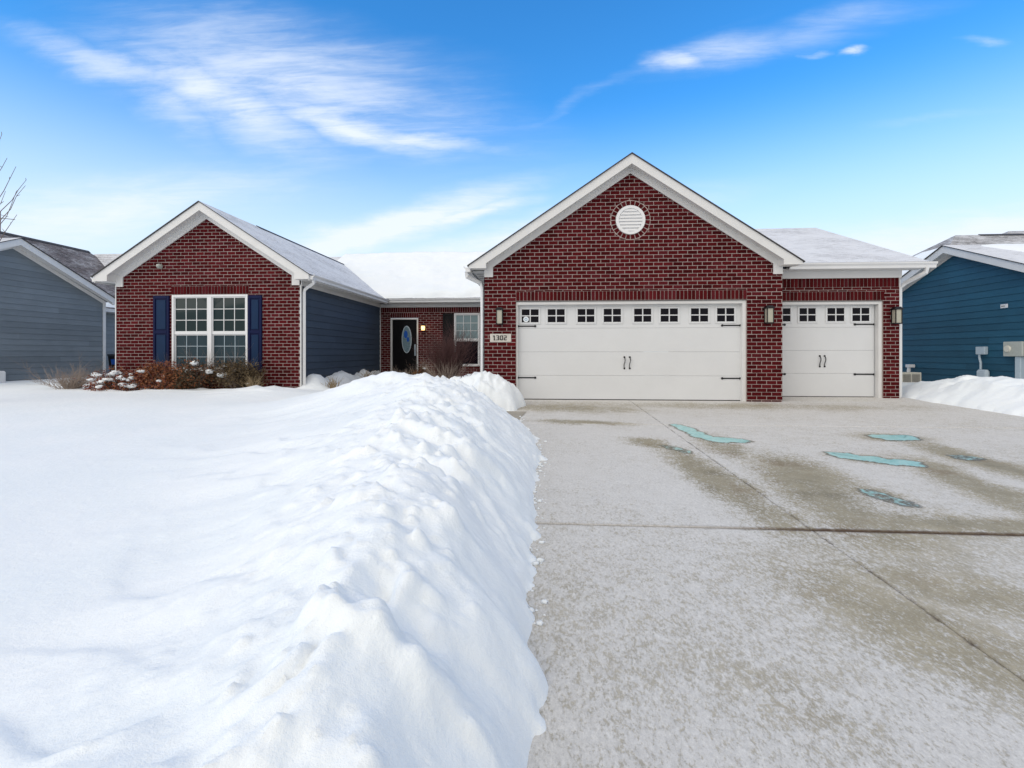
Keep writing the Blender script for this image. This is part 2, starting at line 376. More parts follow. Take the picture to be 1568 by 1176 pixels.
# ------------------------------------------------------------------ mesh helpers
class MB:
    def __init__(s): s.v = []; s.f = []; s.mi = []; s.uv = []; s.rnd = []
    def face(s, pts, mi=0, uv=None, rnd=.5):
        i = len(s.v); s.v.extend([tuple(p) for p in pts]); s.f.append(tuple(range(i, i + len(pts))))
        s.mi.append(mi); s.uv.append(uv); s.rnd.append(rnd)
    def solid(s, pts, faces, mi=0, rnd=.5):
        i = len(s.v); s.v.extend([tuple(p) for p in pts])
        for f in faces:
            s.f.append(tuple(k + i for k in f)); s.mi.append(mi); s.uv.append(None); s.rnd.append(rnd)
    def box(s, x0, x1, y0, y1, z0, z1, mi=0, bev=0.0, rnd=.5):
        if bev <= 0:
            p = [(x0, y0, z0), (x1, y0, z0), (x1, y1, z0), (x0, y1, z0), (x0, y0, z1), (x1, y0, z1), (x1, y1, z1), (x0, y1, z1)]
            s.solid(p, [(3, 2, 1, 0), (4, 5, 6, 7), (0, 1, 5, 4), (1, 2, 6, 5), (2, 3, 7, 6), (3, 0, 4, 7)], mi, rnd)
            return
        b = min(bev, (x1 - x0) * .49, (y1 - y0) * .49, (z1 - z0) * .49)
        pts = []; idx = {}
        for sx in (0, 1):
            for sy in (0, 1):
                for sz in (0, 1):
                    X, Y, Z = (x0, x1)[sx], (y0, y1)[sy], (z0, z1)[sz]
                    dx, dy, dz = (b, -b)[sx], (b, -b)[sy], (b, -b)[sz]
                    idx[sx, sy, sz, 0] = len(pts); pts.append((X, Y + dy, Z + dz))
                    idx[sx, sy, sz, 1] = len(pts); pts.append((X + dx, Y, Z + dz))
                    idx[sx, sy, sz, 2] = len(pts); pts.append((X + dx, Y + dy, Z))
        g = lambda a, b_, c, k: idx[a, b_, c, k]
        F = []
        for q in (0, 1):
            F.append((g(q, 0, 0, 0), g(q, 1, 0, 0), g(q, 1, 1, 0), g(q, 0, 1, 0)))
            F.append((g(0, q, 0, 1), g(1, q, 0, 1), g(1, q, 1, 1), g(0, q, 1, 1)))
            F.append((g(0, 0, q, 2), g(1, 0, q, 2), g(1, 1, q, 2), g(0, 1, q, 2)))
        for p in (0, 1):
            for q in (0, 1):
                F.append((g(p, q, 0, 0), g(p, q, 1, 0), g(p, q, 1, 1), g(p, q, 0, 1)))
                F.append((g(p, 0, q, 0), g(p, 1, q, 0), g(p, 1, q, 2), g(p, 0, q, 2)))
                F.append((g(0, p, q, 1), g(1, p, q, 1), g(1, p, q, 2), g(0, p, q, 2)))
                for r in (0, 1): F.append((g(p, q, r, 0), g(p, q, r, 1), g(p, q, r, 2)))
        s.solid(pts, F, mi, rnd)
    def prism(s, poly, off, mi=0):
        """poly: 3D points of a planar outline; off: extrusion vector"""
        n = len(poly); q = [tuple(a + b for a, b in zip(p, off)) for p in poly]
        F = [tuple(range(n)), tuple(reversed(range(n, 2 * n)))]
        F += [(i, i + n, (i + 1) % n + n, (i + 1) % n) for i in range(n)]
        s.solid(list(poly) + q, F, mi)
    def tube(s, pts, rad, sides=6, mi=0, sq=1.0):
        pts = [np.array(p, float) for p in pts]
        if not hasattr(rad, '__len__'): rad = [rad] * len(pts)
        base = len(s.v); up = None
        for i, p in enumerate(pts):
            d = pts[min(i + 1, len(pts) - 1)] - pts[max(i - 1, 0)]
            d = d / (np.linalg.norm(d) + 1e-9)
            if up is None:
                a = np.array((0, 0, 1.)) if abs(d[2]) < .9 else np.array((0, 1., 0))
                up = np.cross(d, a)
            up = up - d * np.dot(up, d); up /= np.linalg.norm(up) + 1e-9
            w = np.cross(d, up)
            for k in range(sides):
                th = 2 * pi * (k + .5) / sides
                s.v.append(tuple(p + rad[i] * (cos(th) * up * sq + sin(th) * w)))
        for i in range(len(pts) - 1):
            for k in range(sides):
                a = base + i * sides + k; b = base + i * sides + (k + 1) % sides
                s.f.append((a, b, b + sides, a + sides)); s.mi.append(mi); s.uv.append(None); s.rnd.append(.5)
        for i, o in ((0, 0), (len(pts) - 1, 1)):
            r = [base + i * sides + k for k in range(sides)]
            s.f.append(tuple(r if o else reversed(r))); s.mi.append(mi); s.uv.append(None); s.rnd.append(.5)
    def build(s, name, mats, parent=None, smooth=False):
        me = bpy.data.meshes.new(name)
        me.from_pydata(s.v, [], s.f)
        if not isinstance(mats, (list, tuple)): mats = [mats]
        for m in mats: me.materials.append(m)
        me.polygons.foreach_set('material_index', s.mi)
        if any(u is not None for u in s.uv):
            L = me.uv_layers.new(name='UVMap'); buf = []
            for f, u in zip(s.f, s.uv): buf += [c for p in (u or [(0, 0)] * len(f)) for c in p]
            L.data.foreach_set('uv', buf)
        at = me.attributes.new('rnd', 'FLOAT', 'FACE'); at.data.foreach_set('value', s.rnd)
        if smooth: me.polygons.foreach_set('use_smooth', [True] * len(s.f))
        me.update()
        o = bpy.data.objects.new(name, me); COL.objects.link(o)
        if parent is not None:
            o.parent = parent
            o.location = tuple(-a for a in world_loc(parent))
        return o


def world_loc(o):
    x = [0, 0, 0]
    while o is not None:
        for i in range(3): x[i] += o.location[i]
        o = o.parent
    return x


def empty(name, loc=(0, 0, 0)):
    o = bpy.data.objects.new(name, None); o.empty_display_size = .2; COL.objects.link(o); o.location = loc
    return o


def tag(o, label=None, cat=None, group=None, kind=None):
    if label: o['label'] = label
    if cat: o['category'] = cat
    if group: o['group'] = group
    if kind: o['kind'] = kind
    return o


def clip(poly, hp):
    """clip 2-D convex polygon by half planes (a,b,c): a*x+b*y<=c"""
    for (a, b, c) in hp:
        out = []
        n = len(poly)
        for i in range(n):
            p, q = poly[i], poly[(i + 1) % n]
            dp, dq = a * p[0] + b * p[1] - c, a * q[0] + b * q[1] - c
            if dp <= 0: out.append(p)
            if dp * dq < 0:
                t = dp / (dp - dq); out.append((p[0] + t * (q[0] - p[0]), p[1] + t * (q[1] - p[1])))
        poly = out
        if len(poly) < 3: return []
    return poly


CH, BL, MJ = .0813, .2032, .0128      # course height, brick length, joint


def subtract(iv, lo, hi):
    out = []
    for a, b in iv:
        if hi <= a or lo >= b: out.append((a, b)); continue
        if lo > a: out.append((a, lo))
        if hi < b: out.append((hi, b))
    return out


def brick_poly(mb, P, poly, h, mi=0):
    r = rng.random()
    if len(poly) < 3: return
    n = len(poly)
    i = len(mb.v)
    for q in poly: mb.v.append(P(q[0], q[1], 0.0))
    cx_, cz_ = sum(q[0] for q in poly) / n, sum(q[1] for q in poly) / n
    for q in poly:
        d = sqrt((q[0] - cx_) ** 2 + (q[1] - cz_) ** 2) + 1e-6
        k = 1 - min(.0035 / d * 1.2, .4)
        mb.v.append(P(cx_ + (q[0] - cx_) * k, cz_ + (q[1] - cz_) * k, h))
    mb.f.append(tuple(range(i + n, i + 2 * n))); mb.mi.append(mi); mb.uv.append(None); mb.rnd.append(r)
    for k in range(n):
        k2 = (k + 1) % n
        mb.f.append((i + k, i + k2, i + n + k2, i + n + k)); mb.mi.append(mi); mb.uv.append(None); mb.rnd.append(r)


def brick_wall(name, P, a0, a1, z0, z1, holes, parent, hp=(), circ=None, zorg=None, soldiers=()):
    """running bond laid brick by brick on a mortar bed; holes and soldier courses are (a0,a1,z0,z1)"""
    mb = MB()
    zorg = z0 if zorg is None else zorg
    allh = list(holes) + list(soldiers)
    nrow = int((z1 - zorg) / CH) + 1
    for r in range(nrow):
        za, zb = zorg + r * CH, zorg + (r + 1) * CH
        cuts = sorted({za, min(zb, z1)} | {h for hh in allh for h in hh[2:] if za + .004 < h < min(zb, z1) - .004})
        for c0, c1 in zip(cuts, cuts[1:]):
            iv = [(a0, a1)]; ivm = [(a0, a1)]
            for h in allh:
                if h[2] < c1 - .002 and h[3] > c0 + .002: iv = subtract(iv, h[0], h[1])
            for h in holes:
                if h[2] < c1 - .002 and h[3] > c0 + .002: ivm = subtract(ivm, h[0], h[1])
            for s0, s1 in ivm:
                pl = clip([(s0, c0), (s1, c0), (s1, c1), (s0, c1)], hp)
                if pl: mb.face([P(q[0], q[1], 0) for q in pl], 1)
            b0, b1 = max(c0, za + MJ / 2), min(c1, zb - MJ / 2)
            if b1 - b0 < .015: continue
            off = (r % 2) * BL / 2
            k0 = int((a0 - off) / BL) - 2
            for k in range(k0, k0 + int((a1 - a0) / BL) + 5):
                x0, x1 = off + k * BL + MJ / 2, off + (k + 1) * BL - MJ / 2
                for s0, s1 in iv:
                    q0, q1 = max(x0, s0), min(x1, s1)
                    if q1 - q0 < .018: continue
                    j = rng.normal(0, .0012)
                    hq = list(hp)
                    if circ:
                        nx_, nz_ = np.clip(circ[0], q0, q1) - circ[0], np.clip(circ[1], b0, b1) - circ[1]
                        if np.hypot(nx_, nz_) < circ[2]:
                            nx_, nz_ = (q0 + q1) / 2 - circ[0], (b0 + b1) / 2 - circ[1]
                            L_ = np.hypot(nx_, nz_) + 1e-6; nx_ /= L_; nz_ /= L_
                            hq.append((-nx_, -nz_, -(nx_ * circ[0] + nz_ * circ[1] + circ[2])))
                    pl = clip([(q0, b0 + j), (q1, b0 + j), (q1, b1 + j), (q0, b1 + j)], hq)
                    if pl and abs(sum(pl[k][0] * pl[(k + 1) % len(pl)][1] - pl[(k + 1) % len(pl)][0] * pl[k][1] for k in range(len(pl)))) > .0006: brick_poly(mb, P, pl, .009 + rng.normal(0, .0012))
    for (s0, s1, c0, c1) in soldiers:
        n = max(1, round((s1 - s0) / CH)); w = (s1 - s0) / n
        for k in range(n):
            x0 = s0 + k * w
            brick_poly(mb, P, [(x0 + MJ / 2, c0 + MJ / 2), (x0 + w - MJ / 2, c0 + MJ / 2), (x0 + w - MJ / 2, c1 - MJ / 2), (x0 + MJ / 2, c1 - MJ / 2)], .012 + rng.normal(0, .001))
    if circ:
        cx_, cz_, rr = circ; ri = rr - .105; n = 24
        for k in range(n):
            t0, t1 = 2 * pi * (k + .10) / n, 2 * pi * (k + .90) / n
            brick_poly(mb, P, [(cx_ + cos(t) * r_, cz_ + sin(t) * r_) for t, r_ in ((t0, ri), (t1, ri), (t1, rr - .014), (t0, rr - .014))], .013)
    return mb.build(name, [M_BRICK, M_MORTAR], parent)


def siding(name, P, a0, a1, z0, z1, m, parent, hp=(), exp=.178, holes=()):
    mb = MB()
    n = int((z1 - z0) / exp) + 1
    for r in range(n):
        za, zb = z0 + r * exp, min(z0 + (r + 1) * exp, z1)
        if zb - za < .01: continue
        cuts = [a0]
        x = a0 + (r * 1.37) % 3.1 + .3
        while x < a1 - .3: cuts.append(x); x += 3.66
        cuts.append(a1)
        for s0, s1 in zip(cuts, cuts[1:]):
            rv = rng.random()
            pl = clip([(s0, za), (s1, za), (s1, zb), (s0, zb)], hp)
            if len(pl) < 3: continue
            mb.face([P(q[0], q[1], .020 - .017 * (q[1] - za) / exp) for q in pl], 0, None, rv)
            lo = [q for q in pl if abs(q[1] - za) < 1e-4]
            if len(lo) == 2:
                p, q = lo
                mb.face([P(p[0], za, .020), P(q[0], za, .020), P(q[0], za - .004, .0), P(p[0], za - .004, .0)], 0, None, rv)
    return mb.build(name, m, parent)


def roof_slab(mb, pts, th=.03, mi=0, mi_edge=1):
    """planar roof polygon; top gets metre UVs (along the eave, up the slope)"""
    p = [np.array(q, float) for q in pts]
    n = np.zeros(3)
    for i in range(len(p)): n += np.cross(p[i], p[(i + 1) % len(p)])
    n /= np.linalg.norm(n)
    if n[2] < 0: n = -n
    h = np.array((-n[1], n[0], 0)); h /= np.linalg.norm(h)
    s = np.cross(n, h)
    if s[2] < 0: s = -s
    mb.face(p, mi, [(float(np.dot(q, h)), float(np.dot(q, s))) for q in p])
    lo = [q - np.array((0, 0, th)) for q in p]
    mb.face(list(reversed(lo)), mi_edge)
    for i in range(len(p)):
        j = (i + 1) % len(p)
        mb.face([p[i], lo[i], lo[j], p[j]], mi_edge)


def rake_trim(mb, cx_, y, apex, half, slope, fas=.20, depth=.03, zb=None, blk=.36, back=.3):
    """fascia boards of a front gable with boxed ends; apex = top of the trim"""
    T = lambda d: apex - slope * d
    for sg in (-1, 1):
        pl = [(0, T(0)), (half, T(half)), (half, zb), (half - blk, zb), (half - blk, T(half - blk) - fas), (0, T(0) - fas)]
        mb.prism([(cx_ + sg * d, y, z) for d, z in pl], (0, depth, 0))
        # boxed end behind the fascia and the sloping soffit
        bx = [(half - .02, zb + .004), (half - blk + .004, zb + .004), (half - blk + .004, T(half - blk) - .03), (half - .02, T(half) - .03)]
        mb.prism([(cx_ + sg * d, y + depth + .001, z) for d, z in bx], (0, back - depth - .003, 0))
        so = [(0, T(0) - fas + .035), (half - blk + .01, T(half - blk) - fas + .035), (half - blk + .01, T(half - blk) - fas + .05), (0, T(0) - fas + .05)]
        mb.prism([(cx_ + sg * d, y + depth + .001, z) for d, z in so], (0, back - depth - .003, 0))


def gutter(mb, p0, p1, out, w=.12, h=.12):
    """K-style gutter along p0-p1 (top back edge), out = unit vector away from the house"""
    prof = [(0, 0), (0, -h), (.6 * w, -h), (.66 * w, -h * .55), (.97 * w, -h * .22), (w, 0), (w - .012, 0), (w - .02, -.03), (.02, -.03), (.012, 0)]
    poly = [(p0[0] + out[0] * a, p0[1] + out[1] * a, p0[2] + z) for a, z in prof]
    mb.prism(poly, tuple(b - a for a, b in zip(p0, p1)))


# ------------------------------------------------------------------ noise for the snow
_perm = rng.permutation(512); _perm = np.concatenate([_perm, _perm])
_grad = rng.normal(size=(512, 2)); _grad /= np.linalg.norm(_grad, axis=1)[:, None]


def pnoise(x, y):
    x = np.asarray(x, float); y = np.asarray(y, float)
    xi, yi = np.floor(x).astype(int), np.floor(y).astype(int); xf, yf = x - xi, y - yi
    u, v = xf ** 3 * (xf * (xf * 6 - 15) + 10), yf ** 3 * (yf * (yf * 6 - 15) + 10)
    def g(a, b):
        k = _grad[_perm[(_perm[(xi + a) % 512] + (yi + b)) % 512] % 512]
        return k[..., 0] * (xf - a) + k[..., 1] * (yf - b)
    n00, n10, n01, n11 = g(0, 0), g(1, 0), g(0, 1), g(1, 1)
    return 1.5 * ((n00 * (1 - u) + n10 * u) * (1 - v) + (n01 * (1 - u) + n11 * u) * v)


def fbm(x, y, oct=4, gain=.5):
    t = 0; a = 1
    for i in range(oct):
        t = t + a * pnoise(x * 2 ** i + 17.3 * i, y * 2 ** i - 9.1 * i); a *= gain
    return t


def billow(x, y, oct=3):
    t = 0; a = 1
    for i in range(oct):
        t = t + a * (1 - 2 * np.abs(pnoise(x * 2 ** i + 31.7 * i, y * 2 ** i + 5.3 * i))); a *= .5
    return t


def scoops(x, y, sx_, sy_):
    """cellular scallops, like the cuts a shovel leaves: 0 on the rims, 1 in the hollows"""
    u, v = x / sx_, y / sy_
    ui, vi = np.floor(u).astype(int), np.floor(v).astype(int)
    best = np.full(np.shape(u), 9.0)
    for a in (-1, 0, 1):
        for b in (-1, 0, 1):
            h = _perm[(_perm[(ui + a) % 512] + vi + b) % 512]
            px = ui + a + .1 + .8 * (h / 512.0); py = vi + b + .1 + .8 * (_perm[h] / 512.0)
            best = np.minimum(best, (u - px) ** 2 + (v - py) ** 2)
    return np.clip(1 - best * 1.6, 0, 1)


def clods(x, y, s_, keep):
    """scattered rounded lumps of broken crust"""
    u, v = x / s_, y / s_
    ui, vi = np.floor(u).astype(int), np.floor(v).astype(int)
    out = np.zeros(np.shape(u))
    for a in (-1, 0, 1):
        for b in (-1, 0, 1):
            h = _perm[(_perm[(ui + a) % 512] + vi + b) % 512]; k = _perm[h] / 512.0
            px = ui + a + .15 + .7 * (h / 512.0); py = vi + b + .15 + .7 * (_perm[(h + 77) % 512] / 512.0)
            r = .30 + .35 * _perm[(h + 31) % 512] / 512.0
            d = np.sqrt((u - px) ** 2 + ((v - py) * (.7 + .6 * k)) ** 2) / r
            out = np.maximum(out, np.where(k > keep, (1 - sstep(d, .25, 1.0)) * (.4 + k * .6), 0))
    return out


def sstep(x, a, b):
    t = np.clip((x - a) / (b - a), 0, 1); return t * t * (3 - 2 * t)


SL = .024
DRIVE_L, DRIVE_R = -2.42, 6.2
PATH = [(-2.2, -2.45, .52), (-3.2, -2.35, .5), (-4.2, -1.9, .5), (-5.1, -1.1, .5), (-5.9, .1, .5), (-6.45, 1.6, .52), (-6.7, 3.4, .55), (-6.85, 5.2, .6), (-6.9, 6.9, .7)]


def g0(y): return SL * np.clip(y, -40, 0)


def path_dist(x, y):
    d = np.full(np.shape(x), 9.0)
    for (x0, y0, w0), (x1, y1, w1) in zip(PATH, PATH[1:]):
        dx, dy = x1 - x0, y1 - y0
        t = np.clip(((x - x0) * dx + (y - y0) * dy) / (dx * dx + dy * dy), 0, 1)
        d = np.minimum(d, np.hypot(x - x0 - t * dx, y - y0 - t * dy) - (w0 + t * (w1 - w0)))
    return d


CREST_Y = np.array([-30, -10.4, -9.6, -9.0, -8.5, -7.9, -7.2, -6.4, -5.5, -4.8, -4.2, -3.6, -2.9, -2.2, -1.4])
CREST_X = np.array([-2.4, -2.40, -2.40, -2.46, -2.55, -2.66, -2.82, -2.95, -3.08, -3.25, -3.55, -4.05, -4.75, -5.4, -6.0])
CREST_Z = np.array([.05, .12, .19, .27, .33, .37, .45, .52, .60, .65, .68, .70, .52, .24, .12])


def lawn_z(x, y):
    z = g0(y) + .13 + .05 * sstep(-x, 9, 17) 
    z = z + .020 * fbm(x * .35, y * .25, 3) + .010 * fbm(x * 1.6, y * .55, 3)
    r = .45 * x + y
    z = z + .016 * pnoise(x * 1.9 - y * .10, y * .14 + 3) * sstep(-x, 2.2, 3.2) * sstep(-x, 9, 5)
    return z


def snow_height(x, y):
    lz = lawn_z(x, y)
    gd = g0(y)
    # --- long shovelled bank along the left edge of the drive
    cxr = np.interp(y, CREST_Y, CREST_X) + .06 * fbm(y * .9, y * 0 + 4.2, 3) + .035 * fbm(x * 1.5, y * 1.9, 2)
    cz = np.interp(y, CREST_Y, CREST_Z) + .05 * fbm(y * 1.3, x * .2 + 1.7, 3)
    edge = -1.855 + .05 * sstep(y, -7.6, -9.0) + .06 * np.exp(-((y + 8.84) / .09) ** 2) - .30 * sstep(y, -5.2, -2.8) + .09 * fbm(y * .8 + 8, y * 0 + .3, 3)
    # bites left by the shovel: irregular saw-tooth along the bank, steep on the far side of each bite
    wx, wy = x + .22 * fbm(x * 1.3, y * 1.3, 3), y + .22 * fbm(x * 1.3 + 9, y * 1.3, 3)
    sa = (wy * 1.0 + wx * .45) / .62 + 1.1 * pnoise(y * .55, x * .35 + 2)
    fr_ = sa - np.floor(sa)
    saw = np.where(fr_ < .80, sstep(fr_, 0, .80), 1 - sstep(fr_, .80, 1.0)) * (.35 + .65 * sstep(pnoise(np.floor(sa + .0) * 3.7, x * .2), -.5, .5))
    cxr = cxr - .13 * (saw - .4)
    tt = (x - edge) / (cxr - edge)
    t = np.clip(tt, 0, 1)
    lump = .040 * billow(wx * 1.2, wy * 1.1, 2) + .030 * fbm(x * 2.9, y * 2.6, 4) + .008 * billow(x * 7, y * 7, 2)
    st = -.050 * (saw - .4) - .040 * scoops(wx * .8 + wy * .6, wy * .8 - wx * .6, .5, .6)
    st = st + .045 * clods(wx, wy, .21, .62) + .026 * clods(x + 3.3, y, .10, .66) + .012 * clods(x, y + 1.7, .05, .6)
    foot = np.exp(-np.clip(tt, 0, 9) / .16) * (.050 * fbm(x * 2.6, y * 2.2, 5, .6) + .03 * clods(x, y, .16, .5))
    right = gd + np.where(tt > 0, (cz - gd) * np.sin(pi / 2 * np.clip(t, 1e-6, 1)) ** .80, tt * .55) + (lump + st) * np.sin(pi * np.clip(t, 0, 1) * .62) + foot
    wl = .75 + .75 * sstep(y, -9, -5)
    dl = np.clip(cxr - x, 0, 99)
    fal = np.exp(-(dl / wl) ** 1.6)
    left = lz + (cz - lz) * fal + (lump + st) * fal * .93 * np.exp(-dl / .9)
    endm = sstep(y, -1.2, -2.2)
    bank = np.where(x > cxr, right, left)
    z = np.where(x > cxr, np.where(endm > 0, gd + (bank - gd) * endm, lz), lz + (bank - lz) * endm)
    z = np.where((x > edge + .45), gd - .09, np.maximum(z, gd - .09))
    # --- mound between the path and the garage pier, and the planted bed behind it
    n2 = .10 * billow(x * 1.6 + 3, y * 1.6, 3) + .03 * fbm(x * 6, y * 6, 3)
    q = ((x + 3.10) / .90) ** 2 + ((y + 1.12) / .92) ** 2
    q = q * (1 + .28 * fbm(x * 1.9 + 2, y * 1.9, 2))
    mz = gd + .57 * np.clip(1 - q, 0, 1) ** .62 + n2 * sstep(q, 1.0, .35) * .8
    bed = gd + .12 + .05 * fbm(x * 1.3, y * 1.3, 3)
    inbed = sstep(x, -6.2, -5.3) * sstep(x, -2.9, -3.3) * sstep(y, -1.4, -.3)
    z = np.where((x > -5.9) & (y > -2.0) & (x < -1.6), np.maximum(gd - .09 + (bed - gd + .09) * inbed, np.where(q < 1, mz, -9)), z)
    # --- drift along the blue side wall of the left wing
    dr = .33 * np.exp(-((x + 7.72) / .42) ** 2) * sstep(y, .7, 1.5) * (1 + .45 * fbm(x * 1.7, y * 1.1, 3)) + .02 * fbm(x * 6, y * 6, 2)
    z = np.where((x < -6.2) & (y > .2), np.maximum(z, .03 + dr + .06), z)
    # lumps round the shrub bed in front of the left wing
    lb = np.exp(-((y - .15) / .55) ** 2) * sstep(x, -12.6, -11.8) * sstep(x, -7.6, -8.2)
    z = z + lb * (.0 + .05 * billow(x * 1.8, y * 2.3, 2) + .02 * fbm(x * 6, y * 6, 2))
    lb2 = np.exp(-((y + .15) / .75) ** 2 - ((x + 8.0) / .8) ** 2)
    z = z + lb2 * (.13 + .05 * fbm(x * 3, y * 3, 3))
    # --- path kept clear
    pd = path_dist(x, y) + .08 * fbm(x * 2.5, y * 2.5, 3)
    k = sstep(pd, -.02, .24)
    z = np.where(y > -4, z * k + (gd - .09) * (1 - k), z)
    # --- heap along the right edge of the drive
    er = 6.20 + .09 * fbm(y * .8, y * 0 + 7, 3)
    rz = gd + .20 - .14 * sstep(y, .6, 2.2) + .03 * fbm(x * .6, y * .6, 3)
    hz = .30 * np.exp(-((x - 7.35) / .85) ** 2) * sstep(y, 2.7, .6) * sstep(y, -14, -5) * (1 + .30 * fbm(x * .9 + 5, y * .9, 2)) + .03 * billow(x * 1.5, y * 1.5, 3) * np.exp(-((x - 7.2) / .9) ** 2) + .025 * fbm(x * 4, y * 4, 3)
    tr = (x - er) / .60
    right2 = gd + np.where(tr > 0, (rz + hz - gd) * np.clip(tr, 0, 1) ** .7, tr * .4) + np.exp(-np.clip(tr, 0, 9) / .25) * .05 * fbm(x * 3.5, y * 3.5, 4)
    tb = sstep(y, 4.2, 2.2)
    right2 = np.where(y > 1.6, np.maximum(right2 * tb + (.14) * (1 - tb), -.05), right2)
    z = np.where(x > DRIVE_R - .5, np.where(x < er - .4, gd - .09, np.maximum(right2, gd - .09)), z)
    z = np.where((x > -1.5) & (x < DRIVE_R - .5), gd - .09, z)
    return z


def grow(a, b, s0, k, smax):
    out = []; x = a; s = s0
    sg = 1 if b > a else -1
    while (b - x) * sg > 0: out.append(x); x += sg * s; s = min(s * k, smax)
    return out + [b]


def grid_mesh(xs, ys, Z, keep, name, m):
    nx, ny = len(xs), len(ys)
    X, Y = np.meshgrid(xs, ys)
    V = np.stack([X, Y, Z], -1).reshape(-1, 3)
    i = np.arange(ny - 1)[:, None] * nx + np.arange(nx - 1)[None, :]
    kk = keep.reshape(-1)
    F = np.stack([i, i + 1, i + 1 + nx, i + nx], -1).reshape(-1, 4)
    F = F[kk[F].any(1)]
    used = np.zeros(len(V), bool); used[F.reshape(-1)] = True
    mp = np.cumsum(used) - 1
    V = V[used]; F = mp[F]
    me = bpy.data.meshes.new(name)
    me.vertices.add(len(V)); me.vertices.foreach_set('co', V.reshape(-1))
    me.loops.add(len(F) * 4); me.loops.foreach_set('vertex_index', F.reshape(-1).astype(np.int32))
    me.polygons.add(len(F)); me.polygons.foreach_set('loop_start', np.arange(len(F), dtype=np.int32) * 4)
    me.polygons.foreach_set('use_smooth', np.ones(len(F), bool))
    me.update(calc_edges=True); me.validate()
    me.materials.append(m)
    o = bpy.data.objects.new(name, me); COL.objects.link(o)
    return o


def build_ground():
    xs = sorted(set(grow(-4.2, -180, .03, 1.045, 25) + list(np.arange(-4.2, -3.3, .024)) + list(np.arange(-3.3, -1.5, .015)) + list(np.arange(-1.5, 5.7, .6)) + list(np.arange(5.7, 9.0, .045)) + grow(9.0, 180, .06, 1.07, 25)))
    ys = sorted(set(grow(-10.3, -60, .03, 1.1, 8) + list(np.arange(-10.3, -7.4, .016)) + grow(-7.4, -2, .018, 1.006, .04) + list(np.arange(-2, 2.2, .045)) + list(np.arange(2.2, 7.2, .085)) + grow(7.2, 260, .15, 1.12, 25)))
    xs = np.array([x for i, x in enumerate(xs) if i == 0 or x - xs[i - 1] > .008]); ys = np.array([y for i, y in enumerate(ys) if i == 0 or y - ys[i - 1] > .008])
    X, Y = np.meshgrid(xs, ys)
    Z = snow_height(X, Y)
    keep = Z > g0(Y) - .06
    o = grid_mesh(xs, ys, Z, keep, 'snowy_ground', M_SNOW)
    tag(o, 'white snow over the lawn, shovelled into a long bank beside the drive', 'snow', kind='structure')
    # driveway slabs with open joints
    mb = MB(); J = .011
    cols = [(DRIVE_L, .01 - .0035), (.01 + .0035, DRIVE_R)]
    rows = [(-20, -14.5), (-14.5, -10.9), (-10.9, -7.22), (-7.22, -3.02), (-3.02, -.02)]
    for x0, x1 in cols:
        for i, (y0, y1) in enumerate(rows):
            ya, yb = y0 + J, y1 - (J if i < 4 else 0)
            p = [(x0, ya), (x1, ya), (x1, yb), (x0, yb)]
            e = .006
            q = [(x0 + e, ya + e), (x1 - e, ya + e), (x1 - e, yb - e), (x0 + e, yb - e)]
            top = [(a, b, SL * b) for a, b in q]; mid = [(a, b, SL * b - e) for a, b in p]; bot = [(a, b, SL * b - .06) for a, b in p]
            mb.face(top)
            for k in range(4):
                k2 = (k + 1) % 4
                mb.face([top[k], mid[k], mid[k2], top[k2]]); mb.face([mid[k], bot[k], bot[k2], mid[k2]])
    mb.face([(DRIVE_L, -.02, -.004), (3.17, -.02, -.004), (3.17, .9, .0), (DRIVE_L, .9, .0)])
    mb.face([(3.17, -.02, -.0005), (DRIVE_R, -.02, -.0005), (DRIVE_R, .9, .036), (3.17, .9, .036)])
    mb.face([(DRIVE_L + .02, -20, SL * -20 - .013), (DRIVE_R - .02, -20, SL * -20 - .013), (DRIVE_R - .02, -.03, -.013), (DRIVE_L + .02, -.03, -.013)], 1)
    o = mb.build('driveway', [M_CONC, M_SOIL]); tag(o, 'wide concrete driveway dusted with frost and wet streaks', 'driveway', kind='structure')
    # curved path to the front door
    mb = MB()
    L, Rr = [], []
    for i, (x, y, w) in enumerate(PATH):
        a = PATH[max(i - 1, 0)]; b = PATH[min(i + 1, len(PATH) - 1)]
        dx, dy = b[0] - a[0], b[1] - a[1]; n = sqrt(dx * dx + dy * dy); w += .15
        L.append((x - dy / n * w, y + dx / n * w)); Rr.append((x + dy / n * w, y - dx / n * w))
    for i in range(len(PATH) - 1):
        mb.face([(*p, SL * min(p[1], 0) + .006) for p in (L[i], Rr[i], Rr[i + 1], L[i + 1])])
    o = mb.build('path', M_PATH); tag(o, 'bare concrete path between snow heaps towards the front door', 'path', kind='structure')


build_ground()
mb = MB()
for k in range(150):
    yy_ = -8.5 + 6.2 * rng.random() ** 1.0
    q = .005 + .014 * rng.random() ** 3
    x_ = -1.855 + .07 * float(sstep(yy_, -7.6, -9.0)) - .30 * float(sstep(yy_, -5.2, -2.8)) + .09 * float(fbm(yy_ * .8 + 8, 0.3, 3)) + rng.exponential(.035) - .01
    i0 = len(mb.v)
    for j in range(6):
        ph = pi * j / 5
        for i in range(7):
            th = 2 * pi * i / 7; kk = 1 + .45 * float(pnoise(cos(th) * 1.4 + k * 1.3, sin(th) * 1.4 + ph * 1.9))
            mb.v.append((x_ + q * 1.3 * sin(ph) * cos(th) * kk, yy_ + q * 1.1 * sin(ph) * sin(th) * kk, SL * yy_ + q * .45 + q * .8 * cos(ph) * kk))
    for j in range(5):
        for i in range(7):
            a_, b_ = i0 + j * 7 + i, i0 + j * 7 + (i + 1) % 7
            mb.f.append((a_, b_, b_ + 7, a_ + 7)); mb.mi.append(0); mb.uv.append(None); mb.rnd.append(.5)
